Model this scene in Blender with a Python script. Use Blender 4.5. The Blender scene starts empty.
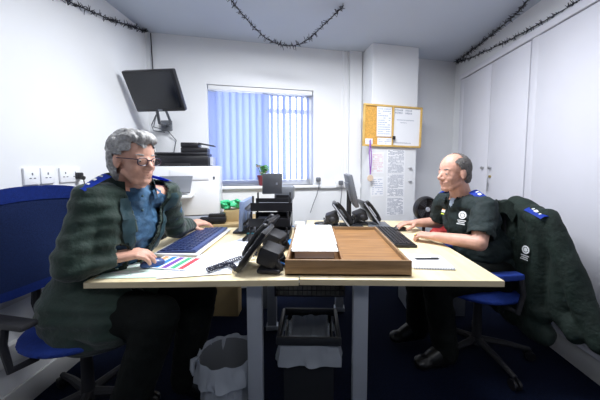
import bpy, bmesh, math, random
from mathutils import Vector as V, Matrix, noise, Quaternion
random.seed(7)
C = bpy.context.scene.collection
PI = math.pi
R = math.radians

# ------------------------------------------------------------------ materials
def mat(name, col, rough=.6, metal=0., var=.0, scale=8., bump=0., bscale=60., trans=0., emit=0., spec=.5, sheen=0., coat=0.):
    m = bpy.data.materials.new(name); m.use_nodes = True
    nt = m.node_tree; b = nt.nodes['Principled BSDF']
    b.inputs['Base Color'].default_value = (*col, 1)
    b.inputs['Roughness'].default_value = rough
    b.inputs['Metallic'].default_value = metal
    b.inputs['Specular IOR Level'].default_value = spec
    if coat: b.inputs['Coat Weight'].default_value = coat
    if sheen: b.inputs['Sheen Weight'].default_value = sheen
    if trans: b.inputs['Transmission Weight'].default_value = trans
    if emit:
        b.inputs['Emission Color'].default_value = (*col, 1); b.inputs['Emission Strength'].default_value = emit
    tc = nt.nodes.new('ShaderNodeTexCoord')
    if var:
        n = nt.nodes.new('ShaderNodeTexNoise'); n.inputs['Scale'].default_value = scale; n.inputs['Detail'].default_value = 4
        nt.links.new(tc.outputs['Object'], n.inputs['Vector'])
        r = nt.nodes.new('ShaderNodeValToRGB')
        r.color_ramp.elements[0].position = .3; r.color_ramp.elements[1].position = .7
        r.color_ramp.elements[0].color = tuple(c*(1-var) for c in col)+(1,)
        r.color_ramp.elements[1].color = tuple(min(1, c*(1+var)) for c in col)+(1,)
        nt.links.new(n.outputs['Fac'], r.inputs['Fac']); nt.links.new(r.outputs['Color'], b.inputs['Base Color'])
    if bump:
        n = nt.nodes.new('ShaderNodeTexNoise'); n.inputs['Scale'].default_value = bscale; n.inputs['Detail'].default_value = 3
        nt.links.new(tc.outputs['Object'], n.inputs['Vector'])
        k = nt.nodes.new('ShaderNodeBump'); k.inputs['Strength'].default_value = bump; k.inputs['Distance'].default_value = .01
        nt.links.new(n.outputs['Fac'], k.inputs['Height']); nt.links.new(k.outputs['Normal'], b.inputs['Normal'])
    return m

def wood(name, c0, c1, stretch=(1, 14, 14), scale=6., rough=.45):
    m = bpy.data.materials.new(name); m.use_nodes = True
    nt = m.node_tree; b = nt.nodes['Principled BSDF']; b.inputs['Roughness'].default_value = rough
    tc = nt.nodes.new('ShaderNodeTexCoord'); mp = nt.nodes.new('ShaderNodeMapping'); mp.inputs['Scale'].default_value = stretch
    n = nt.nodes.new('ShaderNodeTexNoise'); n.inputs['Scale'].default_value = scale; n.inputs['Detail'].default_value = 6; n.inputs['Distortion'].default_value = .6
    r = nt.nodes.new('ShaderNodeValToRGB'); r.color_ramp.elements[0].position = .35; r.color_ramp.elements[1].position = .68
    r.color_ramp.elements[0].color = (*c0, 1); r.color_ramp.elements[1].color = (*c1, 1)
    L = nt.links.new
    L(tc.outputs['Object'], mp.inputs['Vector']); L(mp.outputs['Vector'], n.inputs['Vector']); L(n.outputs['Fac'], r.inputs['Fac']); L(r.outputs['Color'], b.inputs['Base Color'])
    return m

M = dict(
    wall=mat('wall_paint', (.80, .81, .83), .7, var=.015, scale=3, bump=.05, bscale=120),
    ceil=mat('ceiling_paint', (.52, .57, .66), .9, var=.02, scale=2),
    carpet=mat('carpet', (.003, .006, .020), .95, var=.35, scale=90, bump=.5, bscale=300, spec=.1),
    trim=mat('white_trim', (.62, .62, .62), .5, var=.02),
    cup=mat('cupboard_paint', (.70, .70, .76), .45, var=.01),
    upvc=mat('white_plastic', (.85, .86, .88), .35, var=.01),
    plate=mat('socket_plastic', (.88, .89, .92), .3),
    black=mat('black_plastic', (.012, .012, .015), .35, var=.15, scale=30),
    black2=mat('matt_black_plastic', (.016, .016, .02), .6, bump=.1, bscale=200),
    screen=mat('dark_screen', (.010, .012, .018), .18),
    grey=mat('grey_plastic', (.13, .14, .16), .45, var=.05),
    lgrey=mat('light_grey_plastic', (.42, .45, .52), .4, var=.03),
    steel=mat('steel', (.55, .55, .56), .3, metal=1., var=.05),
    leg=mat('silver_painted_metal', (.42, .45, .50), .45, metal=.3, var=.03),
    maple=wood('maple_laminate', (.80, .66, .40), (.90, .78, .53), (8, 1, 8), 3),
    edge=wood('maple_edge', (.60, .50, .32), (.70, .59, .38), (1, 8, 8), 3),
    oak=wood('tray_oak', (.22, .105, .035), (.36, .185, .07), (1, 10, 10), 5),
    oakd=wood('tray_front_oak', (.22, .13, .06), (.33, .20, .10), (1, 10, 14), 5),
    paper=mat('paper', (.88, .89, .92), .8),
    ink=mat('printed_ink', (.27, .30, .38), .8),
    lightink=mat('pale_ink', (.50, .54, .66), .8),
    pink=mat('pale_pink_ink', (.75, .50, .56), .8),
    mint=mat('pale_green_paper', (.62, .80, .72), .7, var=.06, scale=12),
    cobalt=mat('blue_stripe', (.03, .22, .62), .6), purple=mat('purple_stripe', (.20, .07, .38), .6),
    green=mat('green_stripe', (.08, .42, .22), .6), red=mat('red_stripe', (.55, .06, .08), .6), orange=mat('orange_stripe', (.80, .35, .15), .6),
    cork=mat('cork', (.66, .36, .08), .9, var=.25, scale=120), pine=wood('pine_frame', (.60, .38, .10), (.72, .48, .16), (3, 3, 3), 6),
    white=mat('whiteboard', (.86, .87, .90), .2),
    slat=None, glass=None,
    pot=mat('maroon_pot', (.22, .035, .05), .4, var=.1), soil=mat('soil', (.05, .03, .02), .9, var=.3, scale=60),
    leaf=mat('leaf', (.10, .30, .09), .5, var=.4, scale=30), bloom=mat('pale_bloom', (.75, .55, .55), .6),
    tinsel=mat('dark_tinsel', (.02, .02, .03), .35, metal=.4),
    bag=mat('green_bag', (.05, .50, .22), .4, var=.25, scale=20),
    skin=mat('skin', (.62, .34, .25), .5, var=.10, scale=25, bump=.08, bscale=150),
    skin2=mat('skin_pale', (.60, .33, .25), .5, var=.10, scale=25, bump=.08, bscale=150),
    hairg=mat('grey_hair', (.34, .335, .33), .55, var=.38, scale=55, bump=.5, bscale=140),
    hairs=mat('short_grey_hair', (.13, .12, .115), .7, var=.4, scale=90, bump=.6, bscale=300),
    lips=mat('lips', (.45, .17, .15), .5), eye=mat('eye_white', (.42, .38, .36), .35), iris=mat('iris', (.05, .04, .03), .2),
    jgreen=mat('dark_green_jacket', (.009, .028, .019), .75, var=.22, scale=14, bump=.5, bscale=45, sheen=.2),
    lining=mat('jacket_lining', (.035, .085, .105), .6, var=.2, scale=20),
    sgreen=mat('dark_green_shirt', (.007, .017, .018), .8, var=.2, scale=20, bump=.4, bscale=60),
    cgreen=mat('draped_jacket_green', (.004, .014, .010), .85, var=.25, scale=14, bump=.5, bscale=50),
    teal=mat('blue_shirt', (.035, .10, .19), .7, var=.35, scale=22, bump=.7, bscale=30),
    tee=mat('pale_tee', (.45, .55, .70), .8),
    trous=mat('dark_trousers', (.0035, .005, .0045), .85, var=.3, scale=20, bump=.5, bscale=40, spec=.2),
    boot=mat('black_leather', (.006, .006, .006), .4), epau=mat('blue_epaulette', (.010, .06, .55), .6, var=.1),
    emb=mat('white_embroidery', (.78, .80, .82), .8), embo=mat('coloured_embroidery', (.75, .35, .12), .8),
    blue=mat('blue_fabric', (.006, .035, .26), .8, var=.12, scale=60, bump=.3, bscale=250),
    mesh=mat('blue_mesh', (.010, .030, .13), .85, var=.25, scale=180, bump=.3, bscale=300),
    bin=mat('dark_bin_plastic', (.022, .024, .028), .45), binl=mat('grey_bin_plastic', (.16, .17, .19), .5),
    liner=None,
    card=mat('cardboard', (.40, .29, .14), .8, var=.1), brass=mat('brass', (.6, .45, .15), .35, metal=1.), gold=mat('gold', (.8, .55, .2), .25, metal=1.),
    ltag=mat('purple_ribbon', (.30, .12, .45), .6), coin=mat('tan_disc', (.70, .55, .42), .5),
    yellow=mat('hi_vis_yellow', (.65, .75, .08), .6), redc=mat('red_cloth', (.45, .03, .03), .7, var=.2),
    bluec=mat('blue_cable', (.03, .20, .60), .4), tealp=mat('teal_plastic', (.02, .45, .55), .4),
    lamp=mat('lamp_diffuser', (.95, .97, 1.), .5, emit=6.),
)
def slatmat(name, col, tw):
    m = bpy.data.materials.new(name); m.use_nodes = True; nt = m.node_tree
    b = nt.nodes['Principled BSDF']; b.inputs['Base Color'].default_value = (*col, 1); b.inputs['Roughness'].default_value = .8
    t = nt.nodes.new('ShaderNodeBsdfTranslucent'); t.inputs['Color'].default_value = (*col, 1)
    x = nt.nodes.new('ShaderNodeMixShader'); x.inputs[0].default_value = tw
    nt.links.new(b.outputs[0], x.inputs[1]); nt.links.new(t.outputs[0], x.inputs[2]); nt.links.new(x.outputs[0], nt.nodes['Material Output'].inputs['Surface'])
    return m
M['slat'] = slatmat('blind_fabric', (.56, .64, .88), .45)
M['liner'] = slatmat('bin_liner', (.50, .54, .60), .35)
g = bpy.data.materials.new('window_glass'); g.use_nodes = True; nt = g.node_tree
tr = nt.nodes.new('ShaderNodeBsdfTransparent'); gl = nt.nodes.new('ShaderNodeBsdfGlossy'); gl.inputs['Roughness'].default_value = .02
mx = nt.nodes.new('ShaderNodeMixShader'); mx.inputs[0].default_value = .06
nt.links.new(tr.outputs[0], mx.inputs[1]); nt.links.new(gl.outputs[0], mx.inputs[2]); nt.links.new(mx.outputs[0], nt.nodes['Material Output'].inputs['Surface'])
M['glass'] = g

# ------------------------------------------------------------------ mesh helpers
def rot(x=0, y=0, z=0):
    return Matrix.Rotation(R(z), 4, 'Z') @ Matrix.Rotation(R(y), 4, 'Y') @ Matrix.Rotation(R(x), 4, 'X')
def T(x, y=None, z=None):
    return Matrix.Translation(V((x, y, z))) if y is not None else Matrix.Translation(V(x))
def frame(z, x=None):
    z = V(z).normalized(); a = V(x) if x is not None else (V((1, 0, 0)) if abs(z.x) < .9 else V((0, 1, 0)))
    y = z.cross(a).normalized(); x = y.cross(z).normalized()
    return Matrix((x, y, z)).transposed().to_4x4()

class B:
    def __init__(s): s.bm = bmesh.new(); s.mi = 0
    def _fin(s, vs):
        fs = set(f for v in vs for f in v.link_faces)
        for f in fs: f.material_index = s.mi
    def box(s, c, d, m=None, bev=0.):
        r = bmesh.ops.create_cube(s.bm, size=1.)['verts']
        mm = T(V(c)) @ (m or Matrix()) @ Matrix.Diagonal((*d, 1))
        bmesh.ops.transform(s.bm, matrix=mm, verts=r)
        if bev:
            es = list(set(e for v in r for e in v.link_edges))
            q = bmesh.ops.bevel(s.bm, geom=es, offset=bev, segments=2, affect='EDGES', profile=.5)
            r = q['verts']
        s._fin(r); return s
    def box2(s, a, b, m=None, bev=0.):
        a = V(a); b = V(b); return s.box((a+b)/2, b-a, m, bev)
    def cone(s, p0, p1, r0, r1=None, n=16):
        p0 = V(p0); p1 = V(p1); r1 = r0 if r1 is None else r1; d = p1-p0
        r = bmesh.ops.create_cone(s.bm, cap_ends=True, segments=n, radius1=max(r0, 1e-4), radius2=max(r1, 1e-4), depth=d.length)['verts']
        bmesh.ops.transform(s.bm, matrix=T((p0+p1)/2) @ frame(d), verts=r); s._fin(r); return s
    def ball(s, c, r, m=None, n=16):
        q = bmesh.ops.create_uvsphere(s.bm, u_segments=n, v_segments=max(6, n//2+2), radius=1.)['verts']
        rr = (r, r, r) if not hasattr(r, '__len__') else r
        bmesh.ops.transform(s.bm, matrix=T(V(c)) @ (m or Matrix()) @ Matrix.Diagonal((*rr, 1)), verts=q); s._fin(q); return s
    def cap(s, p0, r0, p1, r1, n=14):
        s.ball(p0, r0, n=n); s.ball(p1, r1, n=n)
        return s.cone(p0, p1, r0, r1, n)
    def chain(s, pts, n=14):
        for (a, ra), (b, rb) in zip(pts[:-1], pts[1:]): s.cap(a, ra, b, rb, n)
        return s
    def tube(s, pts, r, n=8, closed=False):
        pts = [V(p) for p in pts]; rings = []; up = None; N = len(pts)
        for i, p in enumerate(pts):
            t = (pts[min(i+1, N-1)]-pts[max(i-1, 0)])
            if t.length < 1e-9: t = V((0, 0, 1))
            t.normalize()
            if up is None: up = t.orthogonal().normalized()
            up = (up-t*up.dot(t)); up = up.normalized() if up.length > 1e-6 else t.orthogonal().normalized()
            sd = t.cross(up); rr = r[i] if hasattr(r, '__len__') else r
            rings.append([s.bm.verts.new(p+(up*math.cos(a)+sd*math.sin(a))*rr) for a in [2*PI*k/n for k in range(n)]])
        for A, D in zip(rings[:-1], rings[1:]):
            for k in range(n):
                f = s.bm.faces.new((A[k], A[(k+1) % n], D[(k+1) % n], D[k])); f.material_index = s.mi
        for q in (rings[0][::-1], rings[-1]):
            f = s.bm.faces.new(q); f.material_index = s.mi
        return s
    def lathe(s, prof, n=24, m=None, sx=1., sy=1.):
        m = m or Matrix(); rings = []
        for r, z in prof:
            rings.append([s.bm.verts.new(m @ V((r*sx*math.cos(2*PI*k/n), r*sy*math.sin(2*PI*k/n), z))) for k in range(n)])
        for A, D in zip(rings[:-1], rings[1:]):
            for k in range(n):
                f = s.bm.faces.new((A[k], A[(k+1) % n], D[(k+1) % n], D[k])); f.material_index = s.mi
        return s
    def prism(s, poly, h, m=None):
        m = m or Matrix()
        a = [s.bm.verts.new(m @ V((x, y, 0))) for x, y in poly]; b = [s.bm.verts.new(m @ V((x, y, h))) for x, y in poly]
        n = len(poly); fs = [s.bm.faces.new(a[::-1]), s.bm.faces.new(b)]
        for k in range(n): fs.append(s.bm.faces.new((a[k], a[(k+1) % n], b[(k+1) % n], b[k])))
        for f in fs: f.material_index = s.mi
        return s
    def grid(s, fn, nu, nv, thick=0.):
        vs = [[s.bm.verts.new(fn(i/(nu-1), j/(nv-1))) for j in range(nv)] for i in range(nu)]
        fs = []
        for i in range(nu-1):
            for j in range(nv-1):
                f = s.bm.faces.new((vs[i][j], vs[i+1][j], vs[i+1][j+1], vs[i][j+1])); f.material_index = s.mi; fs.append(f)
        if thick: bmesh.ops.solidify(s.bm, geom=fs, thickness=thick)
        return s

def finish(me, smooth=True, ang=35):
    if smooth:
        for p in me.polygons: p.use_smooth = True
        if ang < 180:
            try: me.set_sharp_from_angle(angle=R(ang))
            except Exception: pass

def link(name, b, mats, parent=None, m=None, smooth=True, ang=35, world=None):
    """link B() or mesh as one object.  m: local transform of the mesh.  world: root whose matrix must be undone"""
    if isinstance(b, B):
        bmesh.ops.recalc_face_normals(b.bm, faces=b.bm.faces)
        me = bpy.data.meshes.new(name); b.bm.to_mesh(me); b.bm.free()
    else: me = b
    if m is not None: me.transform(m)
    if world is not None: me.transform(world.matrix_basis.inverted())
    for x in (mats if isinstance(mats, (list, tuple)) else [mats]): me.materials.append(M[x] if isinstance(x, str) else x)
    finish(me, smooth, ang)
    o = bpy.data.objects.new(name, me); C.objects.link(o)
    if parent is not None: o.parent = parent
    return o

def root(name, label, cat, loc=(0, 0, 0), rz=0, group=None, base=None):
    o = bpy.data.objects.new(name, None); C.objects.link(o)
    o.empty_display_size = .05
    o.matrix_basis = (base or Matrix()) @ T(V(loc)) @ Matrix.Rotation(R(rz), 4, 'Z')
    o['label'] = label; o['category'] = cat
    if group: o['group'] = group
    return o
def thing(o, label, cat, group=None, kind=None):
    o['label'] = label; o['category'] = cat
    if group: o['group'] = group
    if kind: o['kind'] = kind
    return o
def single(name, b, mats, label, cat, loc=(0, 0, 0), rz=0, group=None, base=None, **k):
    o = link(name, b, mats, **k); thing(o, label, cat, group)
    o.matrix_basis = (base or Matrix()) @ T(V(loc)) @ Matrix.Rotation(R(rz), 4, 'Z'); return o
def struct(name, b, mats, **k):
    o = link(name, b, mats, **k)
    if k.get('parent') is None: o['kind'] = 'structure'
    return o
def dup(r, loc, rz, label, base=None, group=None):
    c = r.copy(); C.objects.link(c); c.matrix_basis = (base or Matrix()) @ T(V(loc)) @ Matrix.Rotation(R(rz), 4, 'Z'); c['label'] = label
    if group: c['group'] = group
    for ch in list(r.children):
        k = ch.copy(); C.objects.link(k); k.parent = c
        for gch in list(ch.children):
            q = gch.copy(); C.objects.link(q); q.parent = k
    return c
def remesh(b, voxel, smooth=3, fac=.5, disp=None):
    me = bpy.data.meshes.new('tmp'); b.bm.to_mesh(me); b.bm.free()
    o = bpy.data.objects.new('tmp', me); C.objects.link(o)
    r = o.modifiers.new('r', 'REMESH'); r.mode = 'VOXEL'; r.voxel_size = voxel; r.adaptivity = 0
    if smooth:
        q = o.modifiers.new('s', 'SMOOTH'); q.iterations = smooth; q.factor = fac
    dg = bpy.context.evaluated_depsgraph_get(); dg.update()
    nm = bpy.data.meshes.new_from_object(o.evaluated_get(dg))
    bpy.data.objects.remove(o); bpy.data.meshes.remove(me)
    if disp:
        ns = [v.normal.copy() for v in nm.vertices]
        for v, n in zip(nm.vertices, ns): v.co += disp(v.co, n)
    return nm
def trim_mesh(me, pred, thick=0.):
    bm = bmesh.new(); bm.from_mesh(me)
    bmesh.ops.delete(bm, geom=[v for v in bm.verts if pred(v.co)], context='VERTS')
    if thick: bmesh.ops.solidify(bm, geom=bm.faces[:], thickness=thick)
    bm.to_mesh(me); bm.free(); return me

# ------------------------------------------------------------------ the room
A = V((-1.45, 2.46, 0)); Bc = V((1.58, 3.24, 0)); TH = math.degrees(math.atan2(Bc.y-A.y, Bc.x-A.x)); WL = (Bc-A).length
CE = 2.34
WF = T(A) @ Matrix.Rotation(R(TH), 4, 'Z')     # frame of the window wall: x along the wall, -y off it into the room
XL, XR, YB = -1.45, 1.575, -1.2

b = B(); b.box2((XL-.1, YB-.1, -.1), (XR+.1, 3.5, 0)); struct('floor', b, 'carpet', smooth=False)
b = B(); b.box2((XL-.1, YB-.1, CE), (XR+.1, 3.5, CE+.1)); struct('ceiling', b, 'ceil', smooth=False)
b = B(); b.box2((XL-.1, YB, 0), (XL, 2.6, CE)); struct('wall_left', b, 'wall', smooth=False)
b = B(); b.box2((XR, YB, 0), (XR+.1, 3.4, CE)); struct('wall_right', b, 'wall', smooth=False)
b = B(); b.box2((XL, YB-.1, 0), (XR, YB, CE)); struct('wall_front', b, mat('fill_cutting_dark', (.10, .12, .18), .8), smooth=False)  # wall out of view, its dark colour chosen to cut bounced fill light
W0, W1, WZ0, WZ1 = .49, 1.49, 1.0, 1.935
b = B()
b.box2((-.02, 0, 0), (W0, .16, CE)); b.box2((W1, 0, 0), (WL+.05, .16, CE))
b.box2((W0, 0, 0), (W1, .16, WZ0)); b.box2((W0, 0, WZ1), (W1, .16, CE))
o = struct('wall_back', b, 'wall', smooth=False); o.matrix_basis = WF
b = B(); b.box2((2.0, -.25, 0), (2.487, 0, CE), bev=.004); b.box2((1.86, -.035, 0), (1.99, 0, CE), bev=.003)
o = struct('wall_pillar', b, 'wall', smooth=False); o.matrix_basis = WF
# window: frame, mullion, glass, sill
b = B()
for (x0, x1, z0, z1) in ((W0, W1, WZ0, WZ0+.05), (W0, W1, WZ1-.05, WZ1), (W0, W0+.05, WZ0, WZ1), (W1-.05, W1, WZ0, WZ1), (1.0, 1.05, WZ0, WZ1), (1.05, W1, 1.72, 1.76)):
    b.box2((x0, .09, z0), (x1, .14, z1), bev=.004)
w = struct('window_1', b, 'upvc'); w.matrix_basis = WF
b = B(); b.box2((W0+.04, .112, WZ0+.04), (W1-.04, .118, WZ1-.04)); link('pane', b, 'glass', w, smooth=False)
b = B(); b.box2((.44, -.035, WZ0-.028), (1.56, .09, WZ0), bev=.006); struct('window_sill', b, 'upvc', parent=w)
# skirting and dado trunking
b = B(); b.box2((XL, YB, 0), (XL+.015, 2.44, .12), bev=.003); struct('baseboard_left', b, 'trim')
b = B(); b.box2((XR-.018, YB, 0), (XR, 3.2, .13), bev=.003); struct('baseboard_right', b, 'trim')
b = B(); b.box2((0, -.015, 0), (WL, 0, .12), bev=.003); o = struct('baseboard_back', b, 'trim'); o.matrix_basis = WF
b = B(); b.box2((XL, YB, .27), (XL+.04, 2.42, .36), bev=.004); struct('trim_1', b, 'trim')
b = B(); b.box2((XL, YB, .535), (XL+.012, 2.42, .565), bev=.003); struct('trim_2', b, 'trim')
b = B(); b.box2((1.56, -.03, .965), (2.0, 0, 1.005), bev=.003); o = struct('trim_3', b, 'upvc'); o.matrix_basis = WF
b = B(); b.box2((1.79, -.012, 1.0), (1.80, 0, CE)); b.box2((1.83, -.012, 1.0), (1.84, 0, CE)); o = struct('trim_4', b, 'upvc'); o.matrix_basis = WF

# blind: head rail and countable slats
bl = root('vertical_blind', 'pale blue vertical slat blind hanging in the window', 'blind', (0, 0, 0), base=WF)
b = B(); b.box2((W0+.01, .01, WZ1-.045), (W1-.01, .055, WZ1-.005), bev=.003); link('head_rail', b, 'upvc', bl)
NS = 16
for i in range(NS):
    x = W0+.045+i*(W1-W0-.09)/(NS-1)
    a = (26 if i < 8 else 62) + (6*math.sin(i*2.1))
    if i == 8: a = 20
    wd = .082
    b = B(); b.grid(lambda u, v: V(((u-.5)*wd, .006*math.cos((u-.5)*PI), v*(WZ1-WZ0-.11))), 5, 2, .0012)
    o = link('slat', b, 'slat', bl, m=T(x, .035, WZ0+.055) @ rot(z=a))
# plant on the sill
pl = root('potted_plant', 'small leafy plant in maroon pot on the window sill', 'plant', (.985, .0, WZ0), base=WF)
b = B(); b.lathe([(0, 0), (.035, 0), (.05, .085), (.054, .088), (.054, .1), (.047, .1), (.045, .08)], 20); link('pot', b, 'pot', pl)
b = B(); b.cone((0, 0, .07), (0, 0, .085), .046, .046, 18); link('soil', b, 'soil', pl)
b = B()
for k in range(46):
    a = random.uniform(0, 2*PI); r_ = random.uniform(.01, .06); h = random.uniform(.12, .2)
    p = V((r_*math.cos(a), r_*math.sin(a), h)); b.tube([(0, 0, .08), (p.x*.5, p.y*.5, h*.7), p], .0015, 4)
    mm = rot(random.uniform(-50, 50), random.uniform(-50, 50), math.degrees(a)); b.mi = 1 if k % 9 == 0 else 0
    b.ball(p, (.017, .012, .003), mm, 8); b.mi = 0
link('foliage', b, ['leaf', 'bloom'], pl)

# cupboards built along the right wall
cb = root('built_in_cupboard', 'white floor to ceiling cupboard built along the right wall', 'cupboard', (XR, 0, 0))
b = B(); ZT = 2.09
b.box2((-.045, .3, ZT), (0, 3.06, ZT+.05), bev=.003); b.box2((-.03, .3, .14), (0, 3.06, .17))
for y0, y1 in ((2.98, 3.06), (2.02, 2.085), (.3, .36)): b.box2((-.03, y0, .14), (0, y1, ZT), bev=.002)
link('frame', b, 'cup', cb)
for (y0, y1) in ((2.53, 2.975), (2.09, 2.523), (1.2, 2.015), (.365, 1.193)):
    b = B(); b.box2((-.036, y0, .175), (-.012, y1, ZT-.008), bev=.003); d = link('door', b, 'cup', cb)
    if y0 > 2:
        ky = y0+.05 if y0 > 2.5 else y1-.05
        k = B(); k.lathe([(0, .028), (.012, .026), (.014, .018), (.006, .012), (.006, 0)], 14, T(-.036, ky, 1.175) @ rot(y=-90)); link('knob', k, 'steel', d)
        if y0 < 2.5:
            k = B(); k.lathe([(0, .012), (.011, .012), (.011, 0)], 14, T(-.036, y1-.045, 1.10) @ rot(y=-90)); link('lock', k, 'brass', d)
            k = B(); k.tube([(-.05, y1-.04, 1.10), (-.055, y1-.035, 1.07), (-.05, y1-.032, 1.045)], .003, 6); k.box((-.05, y1-.032, 1.03), (.004, .016, .03), bev=.001); k.box((-.05, y1-.028, .995), (.004, .009, .045)); link('key', k, 'steel', d)

# ceiling lamps (behind the camera's field, over the desks plus an added fill at the near end of the room)
def lamp(x, y, e, lab):
    r_ = root('ceiling_light', lab, 'ceiling light', (x, y, CE))
    b = B(); b.box2((-.62, -.17, -.05), (.62, .17, 0), bev=.006); link('housing', b, 'upvc', r_)
    b = B(); b.box2((-.6, -.15, -.056), (.6, .15, -.048)); link('diffuser', b, 'lamp', r_)
    L = bpy.data.lights.new('lamp', 'AREA'); L.shape = 'RECTANGLE'; L.size = 1.2; L.size_y = .3; L.energy = e; L.color = (.93, .96, 1.)
    o = bpy.data.objects.new('lamp', L); o.location = (0, 0, -.07); o.parent = r_; C.objects.link(o)
lamp(.05, 1.60, 48, 'white strip ceiling light above the middle of the desks')
lamp(.05, -.35, 4, 'unseen fill light added near the front wall')  # added weak fill lamp, softens the overhead light

# ------------------------------------------------------------------ wall fittings
def socket(name, label, w_, base, loc, rz, n=2, plug=(), grp=None):
    r_ = root(name, label, 'socket', loc, rz, grp, base)
    b = B(); b.box2((-w_/2, -.012, -.043), (w_/2, 0, .043), bev=.004); link('face_plate', b, 'plate', r_)
    for k in range(n):
        x = (k-(n-1)/2)*w_/n
        b = B()
        b.box((x, -.0125, .012), (.006, .002, .012)); b.box((x-.011, -.0125, -.010), (.010, .002, .005)); b.box((x+.011, -.0125, -.010), (.010, .002, .005))
        link('pin_holes', b, 'grey', r_)
    return r_
LW = T(XL, 0, 0) @ rot(z=90)    # x along +y, -y off the wall is +x
socket('wall_socket', 'white wall plate nearest the left edge above blue chair', .082, LW, (1.40, 0, 1.142), 0, 1, grp=None)
socket('wall_socket', 'white wall plate in the middle of the row of three', .078, LW, (1.485, 0, 1.142), 0, 1)
socket('double_wall_socket', 'wider white wall plate beside the seated man with grey hair', .135, LW, (1.625, 0, 1.142), 0, 2)
b = B(); b.box((0, -.02, 0), (.04, .03, .04), bev=.008); b.cone((0, -.03, -.01), (0, -.05, -.015), .014, .012, 12); b.tube([(0, -.045, -.01), (0, -.05, -.05), (.01, -.03, -.2), (.02, -.01, -.45)], .003, 6)
single('power_plug', b, 'black', 'black plug pushed into the left wall socket by his shoulder', 'plug', (1.675, 0, 1.135), base=LW)
for k, (u, z, lab) in enumerate(((1.535, 1.055, 'grey plug in the socket just right of the window'), (1.765, 1.02, 'grey plug in the socket nearer the pillar'))):
    s = socket('single_wall_socket', ('white single socket touching the window sill', 'white single socket between window and pillar')[k], .085, WF, (u, -.03 if k else 0, z), 0, 1)
    b = B(); b.box((0, -.03, 0), (.045, .04, .045), bev=.01)
    if k == 0: pts = [(0, -.045, -.01), (0, -.06, -.06), (-.02, -.05, -.15), (-.06, -.06, -.24), (-.10, -.10, -.32)]
    else: pts = [(0, -.045, -.01), (.0, -.06, -.06), (-.01, -.05, -.2), (-.01, -.03, -.35)]
    b.tube(pts, .004, 6); single('power_plug', b, 'grey', lab, 'plug', (u, -.03 if k else 0, z), base=WF)

# noticeboard on the pillar
nb = root('noticeboard', 'combined cork and white board in a pine frame on the pillar', 'noticeboard', (2.215, -.25, 1.572), 0, base=WF)
tm = Matrix.Rotation(R(1.2), 4, 'Y')
b = B()
for (x0, x1, z0, z1) in ((-.31, .31, .18, .198), (-.31, .31, -.198, -.18), (-.31, -.293, -.19, .19), (.293, .31, -.19, .19), (-.012, .004, -.19, .19)): b.box2((x0, -.028, z0), (x1, 0, z1), bev=.002)
link('frame', b, 'pine', nb, m=tm)
b = B(); b.box2((-.295, -.014, -.182), (-.01, -.002, .182)); link('cork_panel', b, 'cork', nb, m=tm)
b = B(); b.box2((.003, -.016, -.182), (.295, -.002, .182)); wb = link('whiteboard_panel', b, 'white', nb, m=tm)
def scribble(b, x0, x1, z, h, wd=.012, gap=.006, y=-.0175):
    x = x0
    while x < x1:
        w_ = random.uniform(.4, 1)*wd; b.box((x+w_/2, y, z+random.uniform(-.1, .1)*h), (w_, .001, h*random.uniform(.25, .45))); b.box((x+w_*.3, y, z), (.003, .001, h)); x += w_+gap
for ws in (((.02, .10, .158, .018), (.13, .19, .158, .018)), ((.02, .10, .132, .020), (.13, .20, .132, .020)), ((.04, .22, .065, .009, .01, .004),), ((.08, .14, .04, .008, .01, .004),), ((.01, .20, -.155, .011, .012, .005),)):
    for a_ in ws: b = B(); scribble(b, *a_); link('handwriting', b, 'ink', wb, m=tm)
single('hook_clip', B().box((0, -.01, 0), (.028, .02, .035), bev=.006), 'black', 'black clip holding the edge of the middle board paper', 'clip', (2.215, -.28, 1.46), base=WF); b.bm.free()
def sheet(w_, h, lines=0, seed=1, ink='ink'):
    random.seed(seed); b = B(); b.box((0, -.0008, 0), (w_, .0012, h)); b.mi = 1
    for k in range(lines):
        z = h/2-(k+1.2)*h/(lines+1.4); x = -w_*.43
        while x < w_*.40:
            l = random.uniform(.03, .2)*w_; l = min(l, w_*.43-x)
            if random.random() < .8: b.box((x+l/2, -.0018, z), (l, .0008, h/(lines+1.4)*.42))
            x += l+.02*w_
    return b
for (u, z, w_, h, ln, tl, lab, sd, yy) in (
    (2.12, 1.615, .155, .285, 12, 'lightink', 'white sheet pinned on the cork half of the board', 3, -.27),
    (1.965, 1.42, .075, .06, 3, 'lightink', 'small white card pinned at the lower left corner of cork', 4, -.27),
    (2.125, 1.425, .15, .07, 3, 'lightink', 'small white note along the bottom edge of cork', 5, -.272)):
    b = sheet(w_, h, ln, sd); single('pinned_paper', b, ['paper', tl], lab, 'paper', (u, yy, z), base=WF, smooth=False, group='papers on the noticeboard')
for (u, z, w_, h, ln, tl, lab, sd) in (
    (2.07, 1.22, .13, .20, 9, 'pink', 'white notice with faint pink print left of the long lists', 11),
    (2.07, .99, .13, .19, 8, 'lightink', 'pale notice low on the pillar left of the long lists', 12),
    (2.265, 1.235, .20, .235, 22, 'ink', 'upper white printed list in rows, right side of the pillar', 13),
    (2.265, 1.00, .20, .225, 22, 'ink', 'middle white printed list in rows, right side of the pillar', 14),
    (2.265, .79, .20, .18, 16, 'ink', 'lowest white printed list in rows just above the desk', 15)):
    single('wall_notice', sheet(w_, h, ln, sd), ['paper', tl], lab, 'paper', (u, -.2505, z), base=WF, smooth=False, group='papers on the pillar')
for z, l in ((1.17, 'upper'), (1.04, 'lower')):
    single('wall_hook', B().box((0, -.01, 0), (.03, .02, .012), bev=.003).ball((-.01, -.02, 0), .008, n=10), 'steel', l+' small metal hook on the right side of the pillar', 'hook', (2.42, -.25, z), base=WF, group='hooks on the pillar')
ln = root('lanyard', 'purple ribbon lanyard with a round tan disc hanging below the board', 'lanyard', (1.97, -.285, 1.42), base=WF)
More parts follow.
